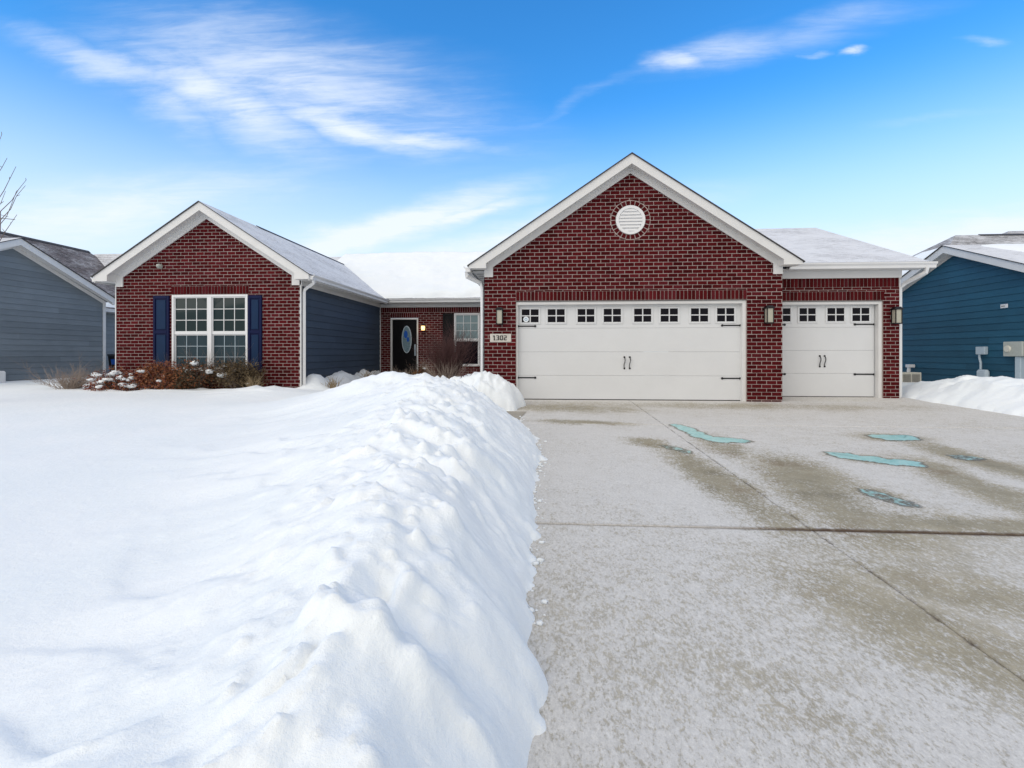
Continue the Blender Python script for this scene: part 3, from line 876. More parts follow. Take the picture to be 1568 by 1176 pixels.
tag(mb.build('snow_crumbs', M_SNOW, None, True), 'crumbs of snow scattered on the driveway along the foot of the bank', 'snow', kind='stuff')


def ice(name, cx_, cy, pts, label, deep=1.0):
    """frozen puddle: a thin lens with an irregular rim, lying in a hollow of the slab"""
    n = len(pts); K = 6
    P_ = []
    for i in range(n):
        p0, p1, p2, p3 = (np.array(pts[(i + k) % n]) * np.array((1.0, 1.38)) for k in (-1, 0, 1, 2))
        for k in range(K):
            t = k / K
            P_.append(.5 * ((2 * p1) + (-p0 + p2) * t + (2 * p0 - 5 * p1 + 4 * p2 - p3) * t * t + (-p0 + 3 * p1 - 3 * p2 + p3) * t ** 3))
    N = len(P_); P_ = np.array(P_)
    area = lambda Q: .5 * np.sum(Q[:, 0] * np.roll(Q[:, 1], -1) - np.roll(Q[:, 0], -1) * Q[:, 1])
    sg = 1 if area(P_) > 0 else -1
    tn = np.roll(P_, -1, 0) - np.roll(P_, 1, 0); tn /= np.linalg.norm(tn, axis=1)[:, None] + 1e-9
    nr = np.stack([tn[:, 1], -tn[:, 0]], -1) * sg
    mb = MB(); dep_ = []
    RG = ((.085, 0, .0012), (.045, .25, .0020), (.008, .5, .0032), (-.030, .85 * deep, .0048), (-.055, 1.0 * deep, .0055))
    wob = np.array([[float(fbm(p[0] * 7 + cx_ * 5, p[1] * 7, 3)), float(fbm(p[0] * 7 + 40, p[1] * 7 + cx_ * 3, 3))] for p in P_]) * .045
    P_ = P_ + wob
    for off, dv, h in RG:
        Q = P_ + nr * off
        for q in Q: mb.v.append((cx_ + q[0], cy + q[1], SL * (cy + q[1]) + h)); dep_.append(dv)
    for r in range(len(RG) - 1):
        for k in range(N):
            k2 = (k + 1) % N
            mb.f.append((r * N + k, r * N + k2, (r + 1) * N + k2, (r + 1) * N + k)); mb.mi.append(0); mb.uv.append(None); mb.rnd.append(.5)
    mb.f.append(tuple(range((len(RG) - 1) * N, len(RG) * N))); mb.mi.append(0); mb.uv.append(None); mb.rnd.append(.5)
    o = mb.build(name, M_ICE)
    at = o.data.attributes.new('depth', 'FLOAT', 'POINT'); at.data.foreach_set('value', dep_)
    tag(o, label, 'frozen puddle', 'turquoise frozen puddles on the driveway')


ice('frozen_puddle', .36, -4.05, [(-.22, .74), (-.06, .66), (.0, .36), (.06, .1), (.40, -.06), (.38, -.18), (.06, -.20), (-.14, .02), (-.20, .36)], 'curved turquoise frozen puddle touching the joint in front of the double door')
ice('frozen_puddle.001', 1.74, -5.13, [(-.32, .22), (-.10, .17), (.12, .02), (.34, -.06), (.30, -.20), (.02, -.14), (-.2, -.02), (-.34, .10)], 'long turquoise frozen puddle, the largest on the right half of the driveway')
ice('frozen_puddle.002', 2.78, -3.90, [(-.26, .06), (-.1, .16), (.08, .12), (.28, .13), (.24, -.04), (.06, -.12), (-.14, -.1)], 'oval turquoise frozen puddle farthest right before the single garage door')
ice('frozen_puddle.003', 2.78, -5.00, [(-.10, .05), (.04, .05), (.12, -.02), (.0, -.06), (-.09, -.03)], 'small pale frozen puddle near the right picture edge', .52)
ice('frozen_puddle.004', .98, -6.48, [(-.09, .14), (.0, .10), (.05, -.02), (.1, -.12), (.0, -.10), (-.07, .0)], 'narrow pale frozen puddle in the wet streak nearest the cross joint', .46)
ice('frozen_puddle.005', -.24, -4.75, [(-.10, .12), (.0, .06), (.1, -.08), (.06, -.13), (-.06, -.02)], 'faint pale frozen puddle left of the lengthwise joint', .44)

# ------------------------------------------------------------------ the brick house
house = empty('brick_house', (0, 0, 0))
tag(house, 'single-storey red brick house with white garage doors, navy shutters and snowy roofs', 'house')
YE, YL, YS = 6.75, .95, .70            # planes: entry wall, left wing front, single garage front
front = lambda y: (lambda a, z, o: (a, y - o, z))
SLG = .667

# brickwork
hpG = [(-SLG, 1, 4.90), (SLG, 1, 4.90)]
brick_wall('brick_wall', front(0), -3.13, 3.16, -.12, 4.95, [(-2.44, 2.44, -.2, 2.15)], house, hpG, (.02, 3.875, .425), 2.15 - 28 * CH, [(-2.44, 2.44, 2.155, 2.36)])
cL = -10.17; SLL = .65
hpL = [(-SLL, 1, 4.38 - SLL * cL), (SLL, 1, 4.38 + SLL * cL)]
brick_wall('brick_wall', front(YL), -12.57, -7.80, -.2, 4.4, [(-11.09, -9.12, .58, 2.476)], house, hpL, None, 2.478 - 33 * CH, [(-11.12, -9.10, 2.48, 2.69)])
brick_wall('brick_wall', front(YE), -7.80, -3.13, -.1, 2.70, [(-7.41, -6.39, -.2, 2.29), (-5.08, -4.15, .56, 2.46)], house, (), None, 2.49 - 32 * CH, [(-7.41, -6.39, 2.295, 2.487), (-7.80, -3.14, 2.49, 2.69)])
brick_wall('brick_wall', front(YS), 3.16, 5.97, -.1, 2.70, [(3.2, 5.635, -.2, 2.18)], house, (), None, 2.18 - 28 * CH, [(3.17, 5.66, 2.185, 2.39), (3.17, 5.96, 2.478, 2.69)])
# brick pier return beside the single garage door
mb = MB()
Pr = lambda a, z, o: (3.16 + o, a, z)
for r in range(34):
    z0_, z1_ = 2.15 - 28 * CH + r * CH + MJ / 2, 2.15 - 28 * CH + (r + 1) * CH - MJ / 2
    for k in range(4):
        a0_ = .0 + k * BL + (r % 2) * BL / 2 - BL / 2
        q0, q1 = max(a0_ + MJ / 2, .004), min(a0_ + BL - MJ / 2, .70)
        if q1 - q0 > .02: brick_poly(mb, Pr, [(q0, z0_), (q1, z0_), (q1, z1_), (q0, z1_)], .009)
mb.face([(3.16, 0, -.1), (3.16, .7, -.1), (3.16, .7, 2.7), (3.16, 0, 2.7)], 1)
mb.build('brick_return', [M_BRICK, M_MORTAR], house)

mb = MB()      # solid core behind the brick skin round the openings
mb.box(-3.12, -2.4402, .004, .14, -.1, 2.75); mb.box(2.4402, 3.15, .004, .14, -.1, 2.75); mb.box(-2.44, 2.44, .004, .14, 2.1502, 2.75)
mb.box(5.6352, 5.96, YS + .004, YS + .14, -.1, 2.68); mb.box(3.165, 5.635, YS + .004, YS + .14, 2.1802, 2.68)
mb.build('wall_core', M_MORTAR, house)
# siding
siding('siding_wall', lambda a, z, o: (-7.80 + o, a, z), YL + .02, YE, -.1, 2.70, M_NAVY, house)
siding('siding_wall', lambda a, z, o: (-3.13 - o, a, z), .02, YE, -.1, 2.75, M_NAVY, house)
siding('siding_wall', lambda a, z, o: (5.97 + o, a, z), YS + .02, 9.0, -.1, 4.6, M_NAVY, house, [(-.417, 1, 2.80 - .417 * .4), (.417, 1, 2.80 + .417 * 9.2)])
siding('siding_wall', lambda a, z, o: (-12.57 - o, a, z), YL + .02, 14, -.1, 2.75, M_NAVY, house)
mb = MB()    # plain rear walls that close the shell
mb.box(-12.5, 3.0, 13.9, 14.0, -.1, 2.8); mb.box(3.0, 5.9, 8.9, 9.0, -.1, 2.8)
mb.build('rear_wall', M_NAVY, house)

# roofs
mb = MB()
AP, EV = 5.20, 3.46
roof_slab(mb, [(0, -.33, AP), (-EV, -.33, AP - SLG * EV), (-EV, 9.6, AP - SLG * EV), (0, 10.4, AP)], .022)
roof_slab(mb, [(0, -.33, AP), (EV, -.33, AP - SLG * EV), (EV, 9.6, AP - SLG * EV), (0, 10.4, AP)], .022)
mb.build('garage_roof', [M_SH_LIGHT, M_DRIP], house)
mb = MB()
APL, EVL = 4.71, 2.77
roof_slab(mb, [(cL, .62, APL), (cL - EVL, .62, APL - SLL * EVL), (cL - EVL, 9.9, APL - SLL * EVL), (cL, 9.9, APL)], .022)
roof_slab(mb, [(cL, .62, APL), (cL + EVL, .62, APL - SLL * EVL), (cL + EVL, 9.9, APL - SLL * EVL), (cL, 9.9, APL)], .022)
mb.build('wing_roof', [M_SH_WING, M_DRIP], house)
mb = MB()      # dark bare ridge cap of the left wing
mb.prism([(cL - .11, 3.0, APL - .055), (cL, 3.0, APL + .022), (cL + .11, 3.0, APL - .055), (cL, 3.0, APL + .005)], (0, 6.3, 0))
mb.build('ridge_cap', M_DRIP, house)
YR, ZR, YEV, ZEV = 10.4, 5.28, 6.36, 2.96
SM = (ZR - ZEV) / (YR - YEV)
mb = MB()
roof_slab(mb, [(-12.9, YEV, ZEV), (3.0, YEV, ZEV), (3.0, YR, ZR), (-12.9, YR, ZR)], .022)
roof_slab(mb, [(-12.9, 14.4, ZEV), (3.0, 14.4, ZEV), (3.0, YR, ZR), (-12.9, YR, ZR)], .022)
mb.build('main_roof', [M_SH_LIGHT, M_DRIP], house)
mb = MB()
roof_slab(mb, [(.62, .36, 2.975), (6.36, .36, 2.975), (6.36, 4.78, 2.975 + .417 * 4.42), (.62, 4.78, 2.975 + .417 * 4.42)], .022)
roof_slab(mb, [(.62, 9.2, 2.975), (6.36, 9.2, 2.975), (6.36, 4.78, 2.975 + .417 * 4.42), (.62, 4.78, 2.975 + .417 * 4.42)], .022)
mb.build('side_garage_roof', [M_SH_LIGHT, M_DRIP], house)
mb = MB(); zr = 2.975 + .417 * 4.42
mb.prism([(.62, 4.65, zr - .045), (.62, 4.78, zr + .022), (.62, 4.91, zr - .045), (.62, 4.78, zr + .002)], (3.9, 0, 0))
mb.build('ridge_cap', M_DRIP, house)


def roof_snow():
    xs = np.arange(-10.6, -2.0, .06)
    t = np.concatenate([np.linspace(0, .35, 12), np.arange(.42, YR - YEV + .12, .09)])
    X, T = np.meshgrid(xs, t)
    ed = .05 + .10 * fbm(X * .9, X * 0 + 3, 3)
    d = np.clip(T - np.clip(ed, 0, .3), 0, 9)
    th = (.15 + .05 * fbm(X * .8, T * .9, 3)) * np.clip(1 - np.exp(-d / .07), 0, 1) + .012 * fbm(X * 3, T * 3, 3) * np.clip(d / .3, 0, 1)
    th = th + .14 * np.exp(-((X + 3.9) / .8) ** 2) * np.exp(-((T - .35) / .45) ** 2) * np.clip(d / .2, 0, 1)
    Yg = YEV + T
    Zr = np.where(Yg < YR, ZEV + SM * (Yg - YEV), ZR - SM * (Yg - YR))
    Z = Zr + .006 + th - .02 * (d <= 0)
    nx = len(xs)
    mb = MB(); mb.v = list(map(tuple, np.stack([X, Yg, Z], -1).reshape(-1, 3)))
    for i in range(len(t) - 1):
        for j in range(nx - 1):
            mb.f.append((i * nx + j, i * nx + j + 1, (i + 1) * nx + j + 1, (i + 1) * nx + j)); mb.mi.append(0); mb.uv.append(None); mb.rnd.append(.5)
    mb.build('roof_snow', M_SNOW, house, True)


roof_snow()

# white trim: gable fascias, friezes, eaves
mb = MB()
rake_trim(mb, 0, -.30, AP - .024, 3.43, SLG, .20, .03, 2.83, .37, .296)
mb.build('rake_fascia', M_TRIM, house)
mb = MB()
rake_trim(mb, cL, .65, APL - .024, 2.74, SLL, .20, .03, 2.79, .36, .296)
mb.build('rake_fascia', M_TRIM, house)


def frieze(cx_, y, topA, botA, half, slope, zb, ret=.19):
    mb = MB()
    for sg in (-1, 1):
        T = lambda d: topA - slope * d
        B = lambda d: botA - slope * d
        hi = half - ret
        pl = [(0, T(0)), (half, T(half)), (half, zb), (hi, zb), (hi, B(hi)), (0, B(0))]
        mb.prism([(cx_ + sg * d, y - .034, z) for d, z in pl], (0, .03, 0))
    mb.build('frieze_board', M_TRIM, house)


frieze(.015, 0, AP - .17, 4.87, 3.145, SLG, 2.68)
frieze((-12.57 - 7.80) / 2, YL, APL - .17, 4.35, 2.385, SLL, 2.685)

def trim_box(name, *b):
    q = MB(); q.box(*b); q.build(name, M_TRIM, house)


# eave boards and soffits: garage left, left wing right and left, entry, single garage
trim_box('eave_fascia', -3.43, -3.405, -.27, 6.36, 2.76, AP - SLG * 3.43 - .026); trim_box('soffit', -3.40, -3.135, .0, 6.36, 2.80, 2.815)
trim_box('eave_fascia', -7.455, -7.43, .68, 6.40, 2.76, APL - SLL * 2.74 - .026); trim_box('soffit', -7.77, -7.46, .96, 6.42, 2.795, 2.81)
trim_box('frieze_board', -7.782, -7.757, .965, YE - .03, 2.675, 2.794)
trim_box('eave_fascia', -12.91, -12.885, .68, 9, 2.76, APL - SLL * 2.74 - .026); trim_box('soffit', -12.88, -12.58, .97, 9, 2.80, 2.815)
trim_box('eave_fascia', -7.425, -3.44, 6.38, 6.40, 2.80, 2.935); trim_box('soffit', -7.425, -3.44, 6.405, 6.72, 2.80, 2.815); trim_box('frieze_board', -7.755, -3.15, 6.715, 6.745, 2.675, 2.797)
trim_box('eave_fascia', 3.44, 6.33, .39, .41, 2.83, 2.95); trim_box('soffit', 3.20, 6.33, .415, .70, 2.842, 2.857); trim_box('frieze_board', 3.172, 6.00, .655, .688, 2.68, 2.84)
mb = MB()      # right gable of the single garage
for sg in (-1, 1):
    mb.prism([(6.31, 4.78, zr - .026), (6.31, 4.78 + sg * 4.39, 2.97 - .026), (6.31, 4.78 + sg * 4.39, 2.83 - .02), (6.31, 4.78, zr - .2)], (.025, 0, 0))
    mb.prism([(6.0, 4.78, zr - .15), (6.0, 4.78 + sg * 4.36, 2.85), (6.0, 4.78 + sg * 4.36, 2.835), (6.0, 4.78, zr - .165)], (.308, 0, 0))
mb.build('rake_fascia', M_TRIM, house)

mb = MB()
gutter(mb, (-3.43, -.26, AP - SLG * 3.43 - .03), (-3.43, 6.30, AP - SLG * 3.43 - .03), (-1, 0)); mb.build('gutter', M_GUT, house)
mb = MB()
gutter(mb, (-7.43, .70, 2.905), (-7.43, 6.36, 2.905), (1, 0)); mb.build('gutter', M_GUT, house)
mb = MB()
gutter(mb, (-12.91, .70, 2.905), (-12.91, 8, 2.905), (-1, 0)); mb.build('gutter', M_GUT, house)
mb = MB()
gutter(mb, (-7.31, 6.38, 2.935), (-3.56, 6.38, 2.935), (0, -1)); mb.build('gutter', M_GUT, house)
mb = MB()
gutter(mb, (3.46, .39, 2.955), (6.46, .39, 2.955), (0, -1)); mb.build('gutter', M_GUT, house)


def downspout(pts, r=.046):
    mb = MB(); mb.tube(pts, r, 4, 0, 1.0); return mb.build('downspout', M_GUT, house)


downspout([(-3.50, -.17, 2.78), (-3.50, -.14, 2.68), (-3.22, .07, 2.56), (-3.185, .09, 2.46), (-3.185, .09, .10), (-3.26, .04, .05)])
downspout([(-7.38, .80, 2.79), (-7.39, .83, 2.72), (-7.70, 1.02, 2.60), (-7.735, 1.03, 2.52), (-7.735, 1.03, .05)])
downspout([(6.28, .33, 2.86), (6.28, .36, 2.74), (6.10, .72, 2.56), (6.035, .78, 2.46), (6.035, .78, .05)])
trim_box('corner_board', -12.60, -12.575, YL - .012, YL + .09, -.1, 2.72); trim_box('corner_board', -7.795, -7.765, YE - .05, YE - .014, -.1, 2.674)
trim_box('corner_board', -7.795, -7.772, YL - .004, YL + .06, -.1, 2.70); trim_box('corner_board', 5.975, 5.998, YS - .004, YS + .08, -.1, 2.84)


# garage doors
def garage_door(x0, x1, y, z0, z1, wins, wz, hx, hz, handle, hz2, opening, casing_y):
    mb = MB()
    H = (z1 - z0) / 4
    for k in range(4):
        a, b = z0 + k * H, z0 + (k + 1) * H
        if k < 3: mb.box(x0, x1, y, y + .05, a + .0012, b - .0012, bev=.004)
        else:
            mb.box(x0, x1, y, y + .05, a + .0012, b - .0012, bev=.004)
    door = mb.build('garage_door', M_DOOR, house)
    mb = MB(); mb.box(x0 + .01, x1 - .01, y - .004, y + .03, z0 - .03, z0 + .003)
    mb.build('bottom_seal', M_DRIP, door)
    for (a, b) in wins:
        w = MB(); c0, c1 = wz
        f = .045
        w.box(a - f, a, y - .014, y - .001, c0 - f, c1 + f, 0, .006); w.box(b, b + f, y - .014, y - .001, c0 - f, c1 + f, 0, .006)
        w.box(a, b, y - .014, y - .001, c1, c1 + f, 0, .006); w.box(a, b, y - .014, y - .001, c0 - f, c0, 0, .006)
        mx, mz = (a + b) / 2, (c0 + c1) / 2
        w.box(mx - .012, mx + .012, y - .010, y - .002, c0, c1, 0); w.box(a, b, y - .011, y - .0025, mz - .011, mz + .011, 0)
        w.box(a, b, y - .0042, y - .0012, c0, c1, 1)
        w.build('door_window', [M_DOOR, M_GLASS_BLK], door)
    for sgn, xx in ((1, x0 + .015), (-1, x1 - .015)):
        for zz in hz:
            h = MB(); xe = xx + sgn * hx
            h.box(min(xx, xe), max(xx, xe), y - .012, y - .001, zz - .014, zz + .014, 0, .004)
            h.tube([(xe, y - .016, zz), (xe, y - .001, zz)], .026, 10)
            h.box(xx - .012, xx + .012, y - .02, y - .001, zz - .022, zz + .022, 0, .004)
            h.build('hinge', M_BLACK, door)
    for sg, hxx in zip((-1, 1), handle):
        h = MB(); a, b = hz2
        N = 10
        h.tube([(hxx + .012 * sin(t * 2 * pi), y - .012 - .028 * sin(t * pi), b + (a - b) * t) for t in np.linspace(0, 1, N)], [.009] * N, 6)
        for zz in (a, b): h.tube([(hxx, y - .014, zz), (hxx, y - .001, zz)], .020, 8)
        h.build('handle', M_BLACK, door, True)
    # wooden casing round the opening
    a, b, t = opening
    c = MB()
    c.box(a + .002, a + .035, casing_y, y + .06, z0 - .02, t - .006, 0, .004); c.box(b - .075, b - .002, casing_y, y + .06, z0 - .02, t - .006, 0, .004)
    c.box(a + .036, b - .076, casing_y, y + .06, t - .075, t - .006, 0, .004)
    c.build('door_casing', M_TRIM, house)
    d = MB(); d.box(a + .002, b - .002, casing_y - .03, casing_y + .1, t - .005, t + .003); d.build('lintel_flashing', M_DRIP, house)
    return door


wD = [(-2.319, -1.949), (-1.747, -1.378), (-1.093, -.733), (-.528, -.160), (.125, .487), (.690, 1.053), (1.332, 1.689), (1.880, 2.235)]
dd = garage_door(-2.41, 2.37, .15, .012, 2.085, wD, (1.70, 1.985), .37, (.48, 1.615), (-.085, .030), (.69, .935), (-2.44, 2.44, 2.15), .03)
mb = MB()
mb.tube([(-2.225, .128, 1.765), (-2.225, .132, 1.765)], .062, 20, 0); mb.tube([(-2.225, .126, 1.765), (-2.225, .1275, 1.765)], .030, 14, 1)
mb.tube([(-2.225, .1250, 1.765), (-2.225, .1258, 1.765)], .020, 14, 0)
mb.build('sticker', [M_STICK, M_STICKB], dd)
wS = [(3.373, 3.730), (3.930, 4.279), (4.536, 4.895), (5.073, 5.433)]
garage_door(3.19, 5.54, .85, .045, 2.12, wS, (1.74, 2.035), .40, (.546, 1.665), (4.37, 4.475), (.72, .958), (3.19, 5.635, 2.18), .73)


# windows
def sash_window(name, x0, x1, z0, z1, y, units, glass_up, glass_low, grid=(3, 3), fw=.055, low_grid=True):
    f = MB(); yo = y - .03
    f.box(x0, x0 + fw, yo, y + .06, z0, z1, 0, .006); f.box(x1 - fw, x1, yo, y + .06, z0, z1, 0, .006)
    f.box(x0 + fw, x1 - fw, yo, y + .06, z1 - fw, z1, 0, .006); f.box(x0 + fw, x1 - fw, yo - .02, y + .06, z0, z0 + fw, 0, .006)
    W = (x1 - x0) / units
    for k in range(1, units): f.box(x0 + k * W - .055, x0 + k * W + .055, yo - .003, y + .06, z0 + fw, z1 - fw, 0, .006)
    win = f.build(name, M_VINYL, house)
    zm = (z0 + z1) / 2 - .01
    for k in range(units):
        a = x0 + (fw if k == 0 else k * W + .055) + .002; b = x0 + ((k + 1) * W - (fw if k == units - 1 else .055)) - .002
        for (c0, c1, up) in ((zm + .03, z1 - fw - .002, 1), (z0 + fw + .002, zm - .03, 0)):
            s = MB(); yy = y - .006 if up else y + .014
            r = .022
            s.box(a, b, yy, yy + .03, c1 - r, c1, 0); s.box(a, b, yy, yy + .03, c0, c0 + r, 0)
            s.box(a, a + r, yy, yy + .03, c0 + r, c1 - r, 0); s.box(b - r, b, yy, yy + .03, c0 + r, c1 - r, 0)
            nx, nz = grid
            if up or low_grid:
                g = .008 if up else .006
                for i in range(1, nx):
                    xx = a + r + (b - a - 2 * r) * i / nx; s.box(xx - g, xx + g, yy + .008, yy + .018, c0 + r, c1 - r, 0 if up else 1)
                for i in range(1, nz):
                    zz = c0 + r + (c1 - c0 - 2 * r) * i / nz; s.box(a + r, b - r, yy + .009, yy + .0185, zz - g, zz + g, 0 if up else 1)
            s.build('sash', [M_VINYL, M_UTIL], win)
            p = MB(); p.box(a + r, b - r, yy + .020, yy + .024, c0 + r, c1 - r); p.build('pane', glass_up if up else glass_low, win)
        m = MB(); m.box(a, b, y - .012, y + .04, zm - .029, zm + .029, 0, .005); m.build('meeting_rail', M_VINYL, win)
    return win


sash_window('window', -11.09, -9.12, .58, 2.47, YL, 2, M_GLASS, M_GLASS_LOW)
sash_window('window', -5.08, -4.15, .56, 2.455, YE, 1, M_GLASS_PALE, M_GLASS_BLK, low_grid=False, fw=.05)
mb = MB(); mb.box(-11.13, -9.08, YL - .05, YL + .0, .50, .578, 0, .006); mb.build('window_sill', M_BRICK, house)


def shutter(x0, x1, z0, z1, y, m, mp):
    s = MB(); w = .055; zm = z0 + (z1 - z0) * .52
    s.box(x0, x1, y - .030, y - .012, z0, z1)
    s.box(x0, x0 + w, y - .05, y - .0305, z0, z1, 0, .006); s.box(x1 - w, x1, y - .05, y - .0305, z0, z1, 0, .006)
    for a, b in ((z0, z0 + .09), (zm - .04, zm + .04), (z1 - .08, z1)): s.box(x0 + w, x1 - w, y - .05, y - .0305, a, b, 0, .006)
    sh = s.build('shutter', m, house)
    for a, b in ((z0 + .09, zm - .04), (zm + .04, z1 - .08)):
        p = MB(); p.box(x0 + w + .03, x1 - w - .03, y - .046, y - .0305, a + .03, b - .03, 0, .014); p.build('panel', mp, sh)


shutter(-11.565, -11.15, .56, 2.455, YL - .001, M_SHUT, M_SHUTP)
shutter(-9.10, -8.75, .56, 2.445, YL - .001, M_SHUT, M_SHUTP)
shutter(-5.49, -5.10, .56, 2.455, YE - .001, M_BLKDOOR, M_BLKDOOR)

# front door
mb = MB()
mb.box(-7.41, -7.355, YE - .02, YE + .12, -.02, 2.285, 0, .006); mb.box(-6.445, -6.39, YE - .02, YE + .12, -.02, 2.285, 0, .006); mb.box(-7.354, -6.446, YE - .02, YE + .12, 2.235, 2.285, 0, .006)
mb.build('door_frame', M_TRIM, house)
mb = MB(); mb.box(-7.35, -6.45, YE + .05, YE + .095, .02, 2.23, 0, .008)
for a, b, c, d in ((-7.25, -6.94, .2, .75), (-6.86, -6.55, .2, .75)): mb.box(a, b, YE + .044, YE + .0495, c, d, 0, .003)
fd = mb.build('front_door', M_BLKDOOR, house)
mb = MB(); N = 28
ring = lambda rx, rz, y: [(-6.83 + rx * cos(2 * pi * k / N), y, 1.52 + rz * sin(2 * pi * k / N)) for k in range(N)]
o1, o2, i1 = ring(.185, .50, YE + .046), ring(.175, .49, YE + .032), ring(.152, .462, YE + .034)
for A, B in ((o1, o2), (o2, i1)):
    for k in range(N): mb.face([A[k], A[(k + 1) % N], B[(k + 1) % N], B[k]], 0)
mb.face(i1, 1)
mb.face([(-6.86 + .07 * cos(2 * pi * k / 12), YE + .031, 1.70 + .14 * sin(2 * pi * k / 12)) for k in range(12)], 2)
mb.face([(-6.78 + .05 * cos(2 * pi * k / 12), YE + .0305, 1.52 + .09 * sin(2 * pi * k / 12)) for k in range(12)], 2)
mb.build('oval_window', [M_UTIL, M_FRONTGL, M_BLUEGL], fd)
mb = MB(); mb.tube([(-6.52, YE + .03, 1.0), (-6.52, YE - .01, 1.0), (-6.52, YE - .01, 1.22), (-6.52, YE + .03, 1.22)], .012, 6); mb.box(-6.55, -6.49, YE + .036, YE + .0495, .93, 1.34, 0, .004)
mb.build('handle', M_UTIL, fd)
mb = MB(); mb.box(-7.5, -6.2, YE - .55, YE - .02, -.05, .05, 0, .01); mb.build('door_step', M_PATH, house)

# round gable vent with louvres
mb = MB(); vx, vz, vr = .02, 3.875, .30; N = 40
for r0, r1, ya, yb in ((vr + .015, vr + .010, .0, -.030), (vr + .010, vr - .05, -.030, -.030), (vr - .05, vr - .055, -.030, -.004)):
    for k in range(N):
        a, b = 2 * pi * k / N, 2 * pi * (k + 1) / N
        mb.face([(vx + r0 * cos(a), ya, vz + r0 * sin(a)), (vx + r0 * cos(b), ya, vz + r0 * sin(b)), (vx + r1 * cos(b), yb, vz + r1 * sin(b)), (vx + r1 * cos(a), yb, vz + r1 * sin(a))])
mb.face([(vx + .27 * cos(2 * pi * k / N), -.003, vz + .27 * sin(2 * pi * k / N)) for k in range(N)])
for k in range(-3, 4):
    z = vz + k * .07; h = .0
    w = sqrt(max(.247 ** 2 - (abs(k * .07) + .0) ** 2, .001))
    mb.prism([(vx - w, -.006, z + .030), (vx - w, -.027, z - .022), (vx - w, -.024, z - .030), (vx - w, -.004, z + .022)], (2 * w, 0, 0))
mb.build('gable_vent', M_VINYL, house)
# small vent hood high on the left gable
mb = MB(); mb.tube([(-11.40, YL - .005, 3.19), (-11.40, YL - .07, 3.19)], [.062, .055], 14, 0); mb.tube([(-11.40, YL - .07, 3.20), (-11.40, YL - .10, 3.16)], [.05, .035], 12, 0)
mb.build('vent_hood', M_METER, house)
# soffit louvres under the garage eave end
for k in range(3):
    mb = MB(); mb.box(-3.34, -3.19, .25 + k * .3, .33 + k * .3, 2.796, 2.799); mb.build('soffit_vent', M_GRILL, house)


# ------------------------------------------------------------------ lanterns and the number plaque
def lantern(name, x, y, z, label):
    r = empty(name, (x, y, z)); tag(r, label, 'lantern', 'square wall lanterns on the brick')
    w, d, h = .062, .125, .15
    m = MB(); m.box(x - .055, x + .055, y - .028, y - .010, z - .16, z + .18, 0, .005); m.box(x - .02, x + .02, y - .06, y - .028, z + .165, z + .19, 0)
    m.build('back_plate', M_BLACK, r)
    yc = y - .115
    m = MB(); m.box(x - .085, x + .085, yc - .085, yc + .085, z + .150, z + .172, 0, .004)
    m.solid([(x - .08, yc - .08, z + .172), (x + .08, yc - .08, z + .172), (x + .08, yc + .08, z + .172), (x - .08, yc + .08, z + .172), (x - .05, yc - .05, z + .21), (x + .05, yc - .05, z + .21), (x + .05, yc + .05, z + .21), (x - .05, yc + .05, z + .21)],
            [(0, 1, 5, 4), (1, 2, 6, 5), (2, 3, 7, 6), (3, 0, 4, 7), (4, 5, 6, 7)])
    m.build('cap', M_BLACK, r)
    m = MB()
    for sx in (-1, 1):
        for sy in (-1, 1): m.box(x + sx * .062 - .008, x + sx * .062 + .008, yc + sy * .062 - .008, yc + sy * .062 + .008, z - .142, z + .1495)
    m.box(x - .074, x + .074, yc - .074, yc + .074, z - .165, z - .143, 0, .004)
    m.build('cage', M_BLACK, r)
    m = MB(); m.box(x - .060, x + .060, yc - .060, yc + .060, z - .1425, z + .1495, 0, .004); m.build('glass', M_LGLASS, r)
    return r


lantern('wall_lantern', -2.785, 0, 1.80, 'black lantern with cream glass above the house number plaque')
lantern('wall_lantern.001', 2.845, 0, 1.80, 'black lantern with cream glass on the brick pier between the garage doors')
lantern('wall_lantern.002', 5.845, YS, 1.82, 'black lantern with cream glass at the outer right corner of the house')
pl_ = empty('porch_lamp', (-6.19, YE, 1.92)); tag(pl_, 'small lit porch lamp glowing warm beside the dark front door', 'lamp')
m = MB(); m.box(-6.25, -6.13, YE - .03, YE - .011, 1.80, 2.06, 0, .005); m.tube([(-6.19, YE - .02, 2.05), (-6.19, YE - .10, 2.07), (-6.19, YE - .10, 2.04)], .02, 8); m.tube([(-6.19, YE - .10, 2.045), (-6.19, YE - .10, 2.0)], [.03, .075], 12); m.tube([(-6.19, YE - .1, 1.84), (-6.19, YE - .1, 1.82)], [.06, .03], 12)
m.build('bracket', M_BLACK, pl_)
m = MB(); m.tube([(-6.19, YE - .10, 2.0), (-6.19, YE - .10, 1.93), (-6.19, YE - .10, 1.84)], [.065, .07, .055], 14); m.build('glass', M_LIT, pl_, True)
ld = bpy.data.lights.new('porch_light', 'POINT'); ld.energy = 0.6; ld.color = (1, .68, .35); ld.shadow_soft_size = .06
lo = bpy.data.objects.new('porch_light', ld); COL.objects.link(lo); lo.location = (-6.19, YE - .24, 1.92)

pq = empty('number_plaque', (-2.775, 0, 1.35)); tag(pq, 'pale stone plaque reading 1302 set in the brick under a lantern', 'house number')
m = MB(); m.box(-3.005, -2.545, -.022, -.002, 1.262, 1.442, 0, .006); m.build('plate', M_PLQ, pq)


def stroke(mb, x, z, segs, s):
    for a, b, c, d in segs: mb.box(x + a * s, x + c * s, -.0275, -.0215, z + b * s, z + d * s)


